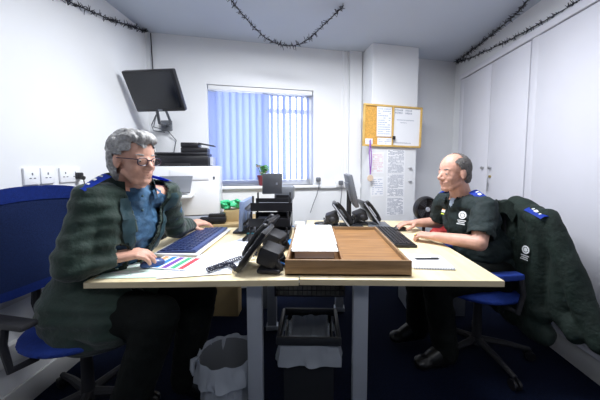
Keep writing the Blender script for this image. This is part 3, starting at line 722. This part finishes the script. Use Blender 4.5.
chair('blue office chair under the man on the right', (1.04, 1.74, 0), 188, .36, 'blue', .07)

# ------------------------------------------------------------------ people
def hand(b, W, d, up, side, curl=.5, s=1.0, spread=.10):
    """W wrist, d finger direction, up back-of-hand normal, side +1/-1 chooses the thumb side (along d x up)"""
    d = V(d).normalized(); up = V(up); up = (up-d*up.dot(d)).normalized(); lat = d.cross(up)*side; W = V(W)
    for k in (-1.2, -.4, .4, 1.2):
        b.cap(W+lat*k*.012*s, .018*s, W+d*.078*s+lat*k*.020*s+up*.004*s, .0115*s, 10)
    ln = (.074, .082, .076, .058)
    for i, k in enumerate((1.4, .47, -.47, -1.4)):
        p = W+d*(.080-.004*abs(k))*s+lat*k*.0205*s+up*.004*s; L = ln[i]*s; ang = curl*.55
        for q, (fr, r0, r1) in enumerate(((.45, .0098, .0088), (.31, .0088, .008), (.24, .008, .0068))):
            dd = (d*math.cos(ang)-up*math.sin(ang)+lat*k*spread*.5).normalized(); p2 = p+dd*L*fr
            b.cap(p, r0*s, p2, r1*s, 10); p = p2; ang += curl*.75
    p = W+d*.018*s+lat*.022*s-up*.004*s; dirs = (d*.55+lat*.75-up*.25, d*.85+lat*.45-up*.2, d*.97+lat*.1-up*.25)
    for dd, L, r0, r1 in zip(dirs, (.035, .034, .028), (.014, .0115, .010), (.0115, .010, .008)):
        p2 = p+dd.normalized()*L*s; b.cap(p, r0*s, p2, r1*s, 10); p = p2

def head(b, H, s):
    """H: 4x4 head frame, x forward, y to its left, z up."""
    def E(c, r, m=None):
        q = H @ Matrix.Scale(s, 4); b.ball((0, 0, 0), (1, 1, 1), q @ T(V(c)) @ (m or Matrix()) @ Matrix.Diagonal((*r, 1)), 24)
    def K(p0, r0, p1, r1): b.cap(H @ (V(p0)*s), r0*s, H @ (V(p1)*s), r1*s, 12)
    E((-.012, 0, .030), (.096, .076, .090)); E((.028, 0, -.010), (.060, .062, .080)); E((.030, 0, -.055), (.056, .053, .058)); E((.058, 0, -.092), (.028, .028, .022))
    K((.060, -.034, .021), .016, (.066, 0, .022), .015); K((.060, .034, .021), .016, (.066, 0, .022), .015)
    K((.080, 0, .010), .009, (.103, 0, -.022), .0115); K((.092, 0, -.034), .009, (.100, 0, -.030), .011)
    for y in (-1, 1):
        K((.094, y*.011, -.030), .008, (.088, y*.013, -.032), .008)
        E((.044, y*.034, -.030), (.032, .024, .030)); K((.005, y*.046, -.055), .018, (.045, y*.026, -.086), .022)
        E((-.006, y*.077, -.006), (.017, .009, .031), rot(z=y*-18)); E((-.002, y*.078, -.028), (.010, .007, .012))
        E((.066, y*.032, .001), (.013, .016, .010)); K((.0725, y*.042, .009), .0045, (.0755, y*.022, .009), .0045)
    K((.080, -.016, -.056), .008, (.080, .016, -.056), .008); K((.078, -.013, -.068), .0085, (.078, .013, -.068), .0085)
    K((.062, -.02, -.05), .02, (.062, .02, -.05), .02)

def sock(W2, c, r, f, s_, b):
    """ellipsoid with axes forward/side/up"""
    m = Matrix((V(f), V(s_), V((0, 0, 1)))).transposed().to_4x4(); b.ball(c, r, m, 24)

def person(rname, label, loc, J, cfg):
    r_ = root(rname, label, 'person', loc)
    f = J['f'].normalized(); s_ = J['s'].normalized()
    H = T(J['head']) @ frame_fwd(J['look'])
    hs = cfg['hs']
    # --- body, one continuous surface
    b = B(); head(b, H, hs)
    nb = J['neck']; b.cap(nb, .062, J['head']+H.to_3x3() @ V((-.022, 0, -.05))*hs, .056)
    for c, r in ((J['pelvis'], (.12, .165, .12)), (J['waist'], (.115, .15, .14)), (J['chest'], (.115, .165, .17))): sock(None, c, r, f, s_, b)
    b.cap(J['pelvis'], .11, J['waist'], .11); b.cap(J['waist'], .11, J['chest'], .11); b.cap(J['chest'], .10, nb-V((0, 0, .06)), .07)
    for q in 'ab':
        S, E_, W_ = J['S'+q], J['E'+q], J['W'+q]
        b.cap(nb-V((0, 0, .05)), .06, S, .052); b.cap(S, .05, E_, .042); b.cap(E_, .043, W_, .027)
        hd = J['H'+q]; hand(b, W_, hd[0], hd[1], hd[2], hd[3], cfg.get('hand', 1.))
        hp, kn, an = J['hip'+q], J['K'+q], J['A'+q]
        b.cap(hp, .085, kn, .058); b.cap(kn, .058, an, .038); b.cap(an-V((0, 0, .01)), .034, an+J['toe']*.16-V((0, 0, .03)), .028)
    body = link('body', remesh(b, .0040, 4, .5), cfg['skin'], r_, ang=180, world=r_)
    # --- face details
    b = B()
    for y in (-.032, .032): b.mi = 0; b.ball(H @ (V((.0680, y, .0005))*hs), .0118*hs, n=14)
    for y in (-.032, .032): b.mi = 1; b.ball(H @ (V((.0757, y*.98, -.0005))*hs), .0055*hs, n=10)
    link('eyes', b, ['eye', 'iris'], body, world=r_)
    b = B(); b.tube([H @ (V((.083-.0022*abs(k)**1.5, k*.0060, -.0620))*hs) for k in range(-4, 5)], [.002, .0035, .0045, .005, .005, .005, .0045, .0035, .002], 8); link('lips', b, 'lips', body, world=r_)
    b = B()
    for y in (-1, 1): b.tube([H @ (V((.079-.001*k*k-.001*k, y*(.016+.010*k), .024+.003*math.sin(k)))*hs) for k in range(4)], [.003, .0042, .004, .002], 6)
    link('eyebrows', b, cfg['hair'], body, world=r_)
    return r_, H, body

def frame_fwd(d):
    x = V(d).normalized(); y = V((0, 0, 1)).cross(x).normalized(); z = x.cross(y); return Matrix((x, y, z)).transposed().to_4x4()
def legs(J, b, w_=1.):
    for q in 'ab':
        hp, kn, an = J['hip'+q], J['K'+q], J['A'+q]
        b.cap(hp, .105*w_, kn, .078*w_, 18); b.cap(kn, .078*w_, an+V((0, 0, .02)), .068*w_, 18)
    b.cap(J['hipa'], .12, J['hipb'], .12); sock(None, J['pelvis'], (.135, .185, .13), J['f'], J['s'], b)
def boots(J, r_):
    for q in 'ab':
        an = J['A'+q]; t = J['toe']; b = B(); b.cap(an+V((0, 0, .10)), .056, an-V((0, 0, .01)), .054); b.cap(an+V((0, 0, .03)), .050, an+t*.09-V((0, 0, .02)), .046); b.cap(an-t*.03-V((0, 0, .03)), .04, an+t*.15-V((0, 0, .035)), .04); b.ball(an+t*.15-V((0, 0, .035)), (.05, .05, .035))
        me = remesh(b, .008, 2); link('boot', me, 'boot', r_, world=r_)
def wrinkle(a, sc, lin=None):
    def f(c, n):
        k = noise.noise(V((c.x*sc, c.y*sc, c.z*sc*1.6)))+.5*noise.noise(V((c.x*sc*2.3+5, c.y*sc*2.3, c.z*sc*3)))
        return n*k*a
    return f
def collar(nb, f, s_, r0, r1, h, gap, name, mt, parent, r_, tilt=V((0, 0, 0)), th=.006):
    def fn(u, v):
        a = R(gap)+(2*PI-2*R(gap))*u; rr = r0+(r1-r0)*v
        front = .5+.5*math.cos(a)
        return nb+f*(math.cos(a)*rr*1.05)+s_*(math.sin(a)*rr)+V((0, 0, h*(1-(2*v-1)**2 if v > .5 else 1)*(1 if v > .5 else 2*v)))*1.0-V((0, 0, front*.045+v*.01))+tilt*v
    b = B(); b.grid(fn, 40, 9, th); return link(name, b, mt, parent, world=r_)
def epaulette(p, along, nrm, parent, r_, marks=3):
    along = V(along).normalized(); m = frame(nrm, along); m = T(p) @ m
    b = B(); b.grid(lambda u, v: V(((u-.5)*.115, (v-.5)*.055*(1-.25*u), .008-.10*((u-.5)*.115)**2*8-.05*(v-.5)**2*.6)), 10, 6, .006); e = link('epaulette', b, 'epau', parent, m=m, world=r_)
    return e, m
def emblem(c, nrm, s, parent, r_, text=4, name='chest_badge', crest=True):
    m = T(c) @ frame(nrm, V((0, 0, 1)))      # local x up, y sideways
    b = B()
    if crest:
        b.lathe([(.016*s, 0), (.021*s, .0015), (.024*s, 0)], 24, m); b.lathe([(0, .001), (.011*s, .001), (.0111*s, 0)], 16, m)
        for k in range(8):
            a = 2*PI*k/8; b.box(m @ V((.0145*s*math.cos(a), .0145*s*math.sin(a), .0005)), (.006*s, .0025*s, .001), m.to_3x3().to_4x4() @ rot(z=math.degrees(a)))
    random.seed(3)
    for k in range(text):
        w_ = (.05, .036, .042, .03)[k % 4]*s; y = -w_/2
        while y < w_/2:
            l = random.uniform(.004, .008)*s; b.box(m @ V((-.034*s-k*.011*s, y+l/2, .0006)), (.006*s, l, .001), m.to_3x3().to_4x4()); y += l+.002*s
    return link(name, b, 'emb', parent, world=r_, smooth=False)

# ---- the man on the left
f = V((.917, -.40, 0)).normalized(); s_ = V((.40, .917, 0)).normalized()
J = dict(f=f, s=s_, pelvis=V((-1.06, 1.31, .53)), waist=V((-1.01, 1.30, .70)), chest=V((-.925, 1.315, .90)), neck=V((-.875, 1.32, 1.105)),
         head=V((-.828, 1.280, 1.226)), look=V((.90, -.34, -.10)),
         Sa=V((-.935, 1.15, 1.045)), Ea=V((-.965, 1.065, .80)), Wa=V((-.868, 1.160, .802)), Ha=((.86, .48, .02), (0, -.15, 1), -1, .62),
         Sb=V((-.80, 1.49, 1.04)), Eb=V((-.83, 1.64, .82)), Wb=V((-.845, 1.84, .795)), Hb=((.50, .85, .0), (.25, -.1, 1), 1, .35),
         hipa=V((-1.06, 1.22, .54)), hipb=V((-1.03, 1.41, .54)), Ka=V((-.66, 1.13, .56)), Kb=V((-.58, 1.36, .54)), Aa=V((-.80, 1.08, .09)), Ab=V((-.66, 1.36, .09)), toe=V((.95, -.2, 0)))
r1, H, body = person('person', 'grey haired man in glasses and dark green jacket typing at left', (-1.03, 1.30, 0), J, dict(hs=1.03, skin='skin', hair='hairg', hand=1.22))
# hair
b = B(); hs = 1.03
def EH(c, r, m=None): b.ball((0, 0, 0), (1, 1, 1), H @ Matrix.Scale(hs, 4) @ T(V(c)) @ (m or Matrix()) @ Matrix.Diagonal((*r, 1)), 24)
EH((-.024, 0, .042), (.103, .088, .094)); EH((-.052, 0, -.002), (.073, .080, .095)); EH((.020, 0, .095), (.072, .070, .034)); EH((-.055, 0, -.06), (.05, .062, .05)); EH((-.02, .0, .03), (.075, .09, .055))
Hi = H.inverted()
def hd(c, n):
    l = Hi @ c; a = math.atan2(l.z-.03, l.x+.02); rr = math.hypot(l.z-.03, l.x+.02)
    k = noise.noise(V((a*1.8+l.y*9, l.y*60, rr*30)))+.35*noise.noise(V((a*4, l.y*150, rr*80+9)))
    return n*(k*.0085+.002)
me = remesh(b, .004, 1, .4, hd)
def cut(c):
    l = (Hi @ c)/hs
    if l.x > .050 and l.z < .064+.012*math.sin(l.y*90): return True
    if l.x > .026 and l.z < .036: return True
    if l.x > -.018 and l.z < .018 and abs(l.y) > .04: return True
    return l.z < -.105
trim_mesh(me, cut); link('hair', me, 'hairg', r1, ang=180, world=r1)
# glasses
gl = B()
for y in (-.032, .032):
    gl.tube([H @ (V((.094, y+.023*math.cos(a)*1.05, -.002+.0165*math.copysign(abs(math.sin(a))**.7, math.sin(a))))*hs) for a in [2*PI*k/24 for k in range(25)]], .0022, 6)
    gl.tube([H @ (V(p)*hs) for p in ((.093, math.copysign(.055, y), .008), (.06, math.copysign(.074, y), .008), (-.005, math.copysign(.082, y), .006), (-.02, math.copysign(.082, y), -.008))], .0021, 6)
gl.tube([H @ (V(p)*hs) for p in ((.095, -.010, .004), (.099, 0, .006), (.095, .010, .004))], .002, 6)
gf = link('glasses', gl, mat('glasses_frame', (.02, .012, .04), .3), r1, world=r1)
for y in (-.032, .032):
    b = B(); b.lathe([(0, .0), (.0225*hs, .0005), (.0225*hs, -.0005)], 20, H @ T(V((.094, y, -.002))*hs) @ rot(y=90), sx=.72); link('lens', b, 'glass', gf, world=r1)
# trousers, boots
b = B(); legs(J, b, 1.12); link('trousers', remesh(b, .012, 3, .5, wrinkle(.006, 14)), 'trous', r1, ang=180, world=r1); boots(J, r1)
# shirt
b = B()
for c, r in ((J['waist'], (.135, .165, .15)), (J['chest'], (.135, .175, .17)), (J['pelvis']+V((0, 0, .04)), (.145, .18, .12))): sock(None, c, r, f, s_, b)
b.cap(J['neck']-V((0, 0, .075)), .088, J['chest'], .125); b.cap(J['waist'], .13, J['chest'], .125)
for q in 'ab': b.cap(J['neck']-V((0, 0, .055)), .064, J['S'+q]-V((0, 0, .01)), .056); b.cap(J['S'+q], .056, J['S'+q].lerp(J['E'+q], .5), .058)
me = remesh(b, .009, 3, .5, wrinkle(.009, 22)); sh = link('shirt', me, 'teal', r1, ang=180, world=r1)
collar(J['neck']+V((.01, 0, -.015)), f, s_, .072, .098, .035, 24, 'shirt_collar', 'teal', sh, r1)
b = B()
for k in range(6):
    p = J['neck'].lerp(J['waist'], .12+k*.16)+f*(.135 if k else .105); b.ball(p, (.006, .006, .006), n=8)
link('buttons', b, 'lining', sh, world=r1)
# jacket
b = B()
for c, r in ((J['pelvis']+V((-.0, 0, .0)), (.18, .215, .17)), (J['waist'], (.170, .20, .19)), (J['chest'], (.160, .20, .18)), (J['pelvis']+V((.05, -.02, -.06)), (.23, .24, .13))): sock(None, c, r, f, s_, b)
b.cap(J['neck']-V((.02, 0, .055)), .092, J['chest'], .13); b.cap(J['waist'], .17, J['chest'], .16)
for q in 'ab': b.cap(J['hip'+q]+V((0, 0, .02)), .165, J['hip'+q].lerp(J['K'+q], .45)+V((0, 0, -.01)), .135, 20)
for q, ew in (('a', .066), ('b', .062)):
    b.cap(J['neck']-V((.01, 0, .05)), .080, J['S'+q], .080)
    S, E_, W_ = J['S'+q], J['E'+q], J['W'+q]; W_ = W_.lerp(E_, .0)
    n = 5
    for k in range(n):
        p, p2 = S.lerp(E_, k/n), S.lerp(E_, (k+1)/n); m_ = (p+p2)/2
        b.cap(p, ew*.98, m_, ew*1.06, 16); b.cap(m_, ew*1.06, p2, ew*.98, 16)
    n = 3 if q == 'a' else 4; W2 = E_.lerp(W_, 1.12)
    for k in range(n):
        p, p2 = E_.lerp(W2, k/n), E_.lerp(W2, (k+1)/n); m_ = (p+p2)/2; w0 = ew*(1-.30*k/n); w1 = ew*(1-.30*(k+1)/n)
        b.cap(p, w0*.98, m_, (w0+w1)/2*1.08, 16); b.cap(m_, (w0+w1)/2*1.08, p2, w1*.97, 16)
def quilt(c, n):
    k = noise.noise(V((c.x*13, c.y*13, c.z*22)))
    return n*(k*.007+.0035*math.sin(c.z*105+3*noise.noise(c*6)))
b.cap((-.885, 1.17, .96), .07, (-.91, 1.15, .84), .07)
me = remesh(b, .008, 3, .5, quilt)
def opening(z):
    t = max(0, (z-.62)/.42); return -.004-.055*t*t, .015+.115*t
def cutj(c):
    z = c.z; t = (z-.70)/.2; ctr = J['waist'].lerp(J['chest'], t) if t < 1.6 else J['neck']; l = c-ctr; fw = l.dot(f); sd = l.dot(s_)
    lo, hi = opening(z)
    if fw > .0 and lo < sd < hi and z > .50: return True
    # neck hole and cuffs
    ln = c-J['neck']
    if z > 1.06 and math.hypot(ln.dot(f), ln.dot(s_)) < .072: return True
    for q in 'ab':
        d = (J['W'+q]-J['E'+q]).normalized()
        if (c-J['W'+q]).dot(d) > .016 and (c-J['W'+q]).length < .062: return True
    return False
trim_mesh(me, cutj, .008); jk = link('jacket', me, 'jgreen', r1, ang=180, world=r1)
collar(J['neck']+V((-.012, 0, -.020)), f, s_, .082, .118, .085, 42, 'jacket_collar', 'jgreen', jk, r1, th=.010)
# lapels: turned-back front edges, laid over the jacket's own front
from mathutils.bvhtree import BVHTree
def lay(me_o, p, d):
    h = me_o.ray_cast(p+d*.6, -d)
    return h[0] if h[0] is not None else None
_bm = bmesh.new(); _bm.from_mesh(me); jt = BVHTree.FromBMesh(_bm); _bm.free()
off = r1.matrix_basis.translation
for sg in (0, 1):
    def lf(u, v):
        z = 1.055-.30*u; t = (z-.70)/.2; ctr = J['waist'].lerp(J['chest'], min(t, 1.6)); ctr = V((ctr.x, ctr.y, z)); e = opening(z)[sg]; sgn = (-1, 1)[sg]
        wid = .062*math.sin(PI*min(1, .12+.95*u)**.8)
        p = ctr+s_*(e+sgn*(.004+wid*v)); h = jt.ray_cast(p+s_*sgn*.010-off+f*.6, -f)
        q = h[0]+off if h[0] is not None and h[3] < .62 else p+f*.15
        return q+f*(.010+.006*math.sin(v*PI))
    b = B(); b.grid(lf, 18, 7, .005); link('lapel', b, 'lining', jk, world=r1)
e, m_ = epaulette(J['Sa']+V((.022, -.008, .084)), V((-.30, -.9, -.28)), V((.05, -.55, .9)), jk, r1)
b = B(); b.box((-.005, .0, .0105), (.012, .018, .002), bev=.0005); b.box((.025, .003, .0085), (.008, .012, .002)); b.box((-.035, 0, .0085), (.006, .016, .002)); link('epaulette_mark', b, 'emb', jk, m=m_, world=r1)
e, m_ = epaulette(J['Sb']+V((0, -.05, .088)), V((.35, .9, -.22)), V((0, .3, .95)), jk, r1)

# ---- the man on the right
f = V((-.95, -.29, 0)).normalized(); s_ = V((.29, -.95, 0)).normalized()
J = dict(f=f, s=s_, pelvis=V((1.10, 1.77, .53)), waist=V((1.06, 1.765, .69)), chest=V((.985, 1.765, .85)), neck=V((.920, 1.765, 1.01)),
         head=V((.860, 1.745, 1.152)), look=V((-.93, -.22, -.06)),
         Sa=V((.975, 1.605, .955)), Ea=V((.885, 1.495, .782)), Wa=V((.715, 1.665, .775)), Ha=((-.80, .60, -.05), (.0, -.25, 1), 1, .95),
         Sb=V((.905, 1.94, .955)), Eb=V((.90, 2.03, .785)), Wb=V((.73, 2.0, .785)), Hb=((-1, -.06, -.05), (0, 0, 1), -1, .40),
         hipa=V((1.09, 1.67, .54)), hipb=V((1.07, 1.86, .54)), Ka=V((.72, 1.62, .50)), Kb=V((.70, 1.84, .50)), Aa=V((.78, 1.60, .09)), Ab=V((.70, 1.84, .09)), toe=V((-.97, -.2, 0)))
r2, H, body = person('person', 'balding man in dark green short sleeved shirt at the right desk', (1.08, 1.76, 0), J, dict(hs=.99, skin='skin2', hair='hairs', hand=.98))
hs = .99; b = B(); EH((-.013, 0, .028), (.1015, .0815, .095)); EH((-.05, 0, -.02), (.056, .069, .075)); Hi = H.inverted()
me = remesh(b, .004, 1, .4, lambda c, n: n*.003*noise.noise(c*160))
def cut2(c):
    l = (Hi @ c)/hs
    if l.x > -.004-.2*abs(l.y) and abs(l.y) < .058 and l.z > .07: return True       # bare crown
    if l.x > .040 and l.z > .02: return True
    if l.x > .012+.5*max(0, l.z-.02) and l.z < .06: return True
    if l.x > -.022+.012*math.sin(l.z*60) and l.z < .020: return True
    return l.z < -.068
trim_mesh(me, cut2); link('hair', me, 'hairs', r2, ang=180, world=r2)
b = B(); legs(J, b, 1.05); link('trousers', remesh(b, .012, 3, .5, wrinkle(.006, 14)), 'trous', r2, ang=180, world=r2); boots(J, r2)
b = B()
for c, r in ((J['pelvis']+V((0, 0, .05)), (.16, .185, .12)), (J['waist'], (.155, .175, .15)), (J['chest'], (.135, .185, .165))): sock(None, c, r, f, s_, b)
b.cap(J['neck']-V((0, 0, .05)), .080, J['chest'], .11); b.cap(J['waist'], .14, J['chest'], .13)
for q in 'ab':
    b.cap(J['neck']-V((0, 0, .05)), .066, J['S'+q], .068, 18); b.cap(J['S'+q], .068, J['S'+q].lerp(J['E'+q], .85), .066, 18)
me = remesh(b, .008, 3, .5, wrinkle(.008, 16))
def cut3(c):
    for q in 'ab':
        d = (J['E'+q]-J['S'+q]).normalized()
        if (c-J['E'+q]).dot(d) > -.035 and (c-J['E'+q]).length < .12: return True
    ln = c-J['neck']
    if c.z > .985 and math.hypot(ln.dot(f), ln.dot(s_)) < .068: return True
    return c.z > .94 and ln.dot(f) > .03 and abs(ln.dot(s_)) < (c.z-.94)*.4
trim_mesh(me, cut3, .005); sh = link('shirt', me, 'sgreen', r2, ang=180, world=r2)
collar(J['neck']+V((.0, 0, -.01)), f, s_, .068, .098, .034, 24, 'shirt_collar', 'sgreen', sh, r2)
b = B(); sock(None, J['neck']+f*.045-V((0, 0, .055)), (.03, .032, .05), f, s_, b); link('undershirt', b, 'tee', r2, world=r2)
e, m_ = epaulette(J['Sa']+V((-.012, .035, .068)), V((.15, -.9, -.25)), V((-.30, -.40, .85)), sh, r2)
b = B(); b.mi = 0; b.box((0, 0, .010), (.02, .016, .002), bev=.0005); b.box((-.028, .006, .0085), (.008, .016, .002)); b.box((.03, -.003, .0085), (.01, .01, .002)); link('epaulette_mark', b, 'emb', sh, m=m_, world=r2)
e, m_ = epaulette(J['Sb']+V((-.015, -.03, .068)), V((-.15, .9, -.15)), V((-.4, .2, .9)), sh, r2)
emblem(J['chest']+f*.137+s_*.075+V((0, 0, .055)), f+s_*.35+V((0, 0, .25)), .95, sh, r2, 3)
b = B(); m_ = T(J['chest']+f*.148-s_*.065+V((0, 0, .06))) @ frame(f-s_*.2+V((0, 0, .3)), V((0, 0, 1)))
b.mi = 0; b.box((0, 0, 0), (.020, .034, .002)); b.mi = 1; b.box((.008, 0, .001), (.005, .034, .002)); b.mi = 2; b.box((-.020, 0, 0), (.008, .030, .002)); link('name_badge', b, ['emb', 'embo', 'yellow'], sh, m=m_, world=r2, smooth=False)
b = B(); p = V(J['Wa']); hdv = V((-.80, .60, -.05)).normalized(); b.lathe([(.0095, -.003), (.0115, -.003), (.0115, .003), (.0095, .003)], 16, T(p+hdv*.100+V((-.012, -.018, .002))) @ frame(hdv)); link('ring', b, 'gold', body, world=r2)

# ------------------------------------------------------------------ jacket draped over the right chair
jr = root('draped_jacket', 'dark green jacket hung over the back of the right chair', 'jacket', (1.30, 1.6, 0))
b = B(); jf = V((-1, -.12, 0)).normalized()
def jm(c, r, m=None): b.ball(c, r, m, 24)
b.cap((1.30, 1.90, .955), .05, (1.275, 1.68, 1.0), .062); b.cap((1.275, 1.68, 1.0), .062, (1.285, 1.50, .945), .066)
for z, y0, y1, t in ((.86, 1.50, 1.90, .06), (.72, 1.49, 1.90, .062), (.58, 1.48, 1.89, .064), (.45, 1.46, 1.88, .066), (.34, 1.44, 1.86, .066)):
    b.cap((1.29, y0+.04, z), t, (1.30, y1-.04, z), t); b.cap((1.285, (y0+y1)/2, z), t, (1.28, 1.66, z+.14), t)
for y in (1.52, 1.6, 1.7, 1.8, 1.86): b.cap((1.29, y, .34), .066, (1.285, y, .93), .060)
b.chain([((1.29, 1.49, .95), .066), ((1.32, 1.42, .80), .060), ((1.355, 1.34, .60), .056), ((1.39, 1.275, .42), .052)])
b.chain([((1.32, 1.42, .75), .05), ((1.33, 1.42, .5), .05), ((1.35, 1.36, .42), .05)])
me = remesh(b, .010, 3, .5, lambda c, n: n*(.015*noise.noise(V((c.x*6, c.y*19, c.z*2.2)))+.003*noise.noise(c*26)))
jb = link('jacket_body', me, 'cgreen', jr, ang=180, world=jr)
def cfn(u, v):
    a = (u-.5); return V((1.225-.03*v-.02*math.cos(a*PI), 1.72+a*.22, .985+.05*math.cos(a*PI)-.07*v+.02*math.sin(u*9)))
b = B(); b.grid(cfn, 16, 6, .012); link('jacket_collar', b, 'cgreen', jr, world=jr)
b = B(); b.tube([(1.215, 1.70, .96), (1.222, 1.70, .8), (1.222, 1.69, .6), (1.222, 1.69, .34)], .006, 6); link('zip', b, 'black2', jr, world=jr)
e, m_ = epaulette(V((1.243, 1.50, .992)), V((.02, -.8, -.30)), V((-.35, -.25, .9)), jr, jr)
b = B(); b.box((0, 0, .010), (.022, .018, .002), bev=.0005); b.box((-.028, .006, .0085), (.01, .016, .002)); b.box((.03, -.003, .0085), (.008, .01, .002)); link('epaulette_mark', b, 'emb', jr, m=m_, world=jr)
emblem(V((1.212, 1.52, .785)), V((-1, -.15, .05)), .95, jr, jr, 3, 'jacket_badge')

jr.location = jr.location+V((-.06, .0, -.045))
# ------------------------------------------------------------------ light, world, camera
w = bpy.data.worlds.new('World'); bpy.context.scene.world = w; w.use_nodes = True
bg = w.node_tree.nodes['Background']; bg.inputs['Color'].default_value = (.86, .92, 1., 1); bg.inputs['Strength'].default_value = 3.2
cam = bpy.data.cameras.new('Camera'); co = bpy.data.objects.new('Camera', cam); C.objects.link(co); bpy.context.scene.camera = co
cam.sensor_width = 36; cam.lens = 280/600*36; cam.shift_x = -8/600; cam.shift_y = -15/600; cam.clip_start = .02
co.location = (0, 0, 1.2); co.rotation_euler = (R(90)-math.atan(20/280), 0, math.atan(6/280))
vs = bpy.context.scene.view_settings; vs.view_transform = 'Standard'; vs.look = 'None'; vs.gamma = 1; vs.use_curve_mapping = False; vs.exposure = 0.14
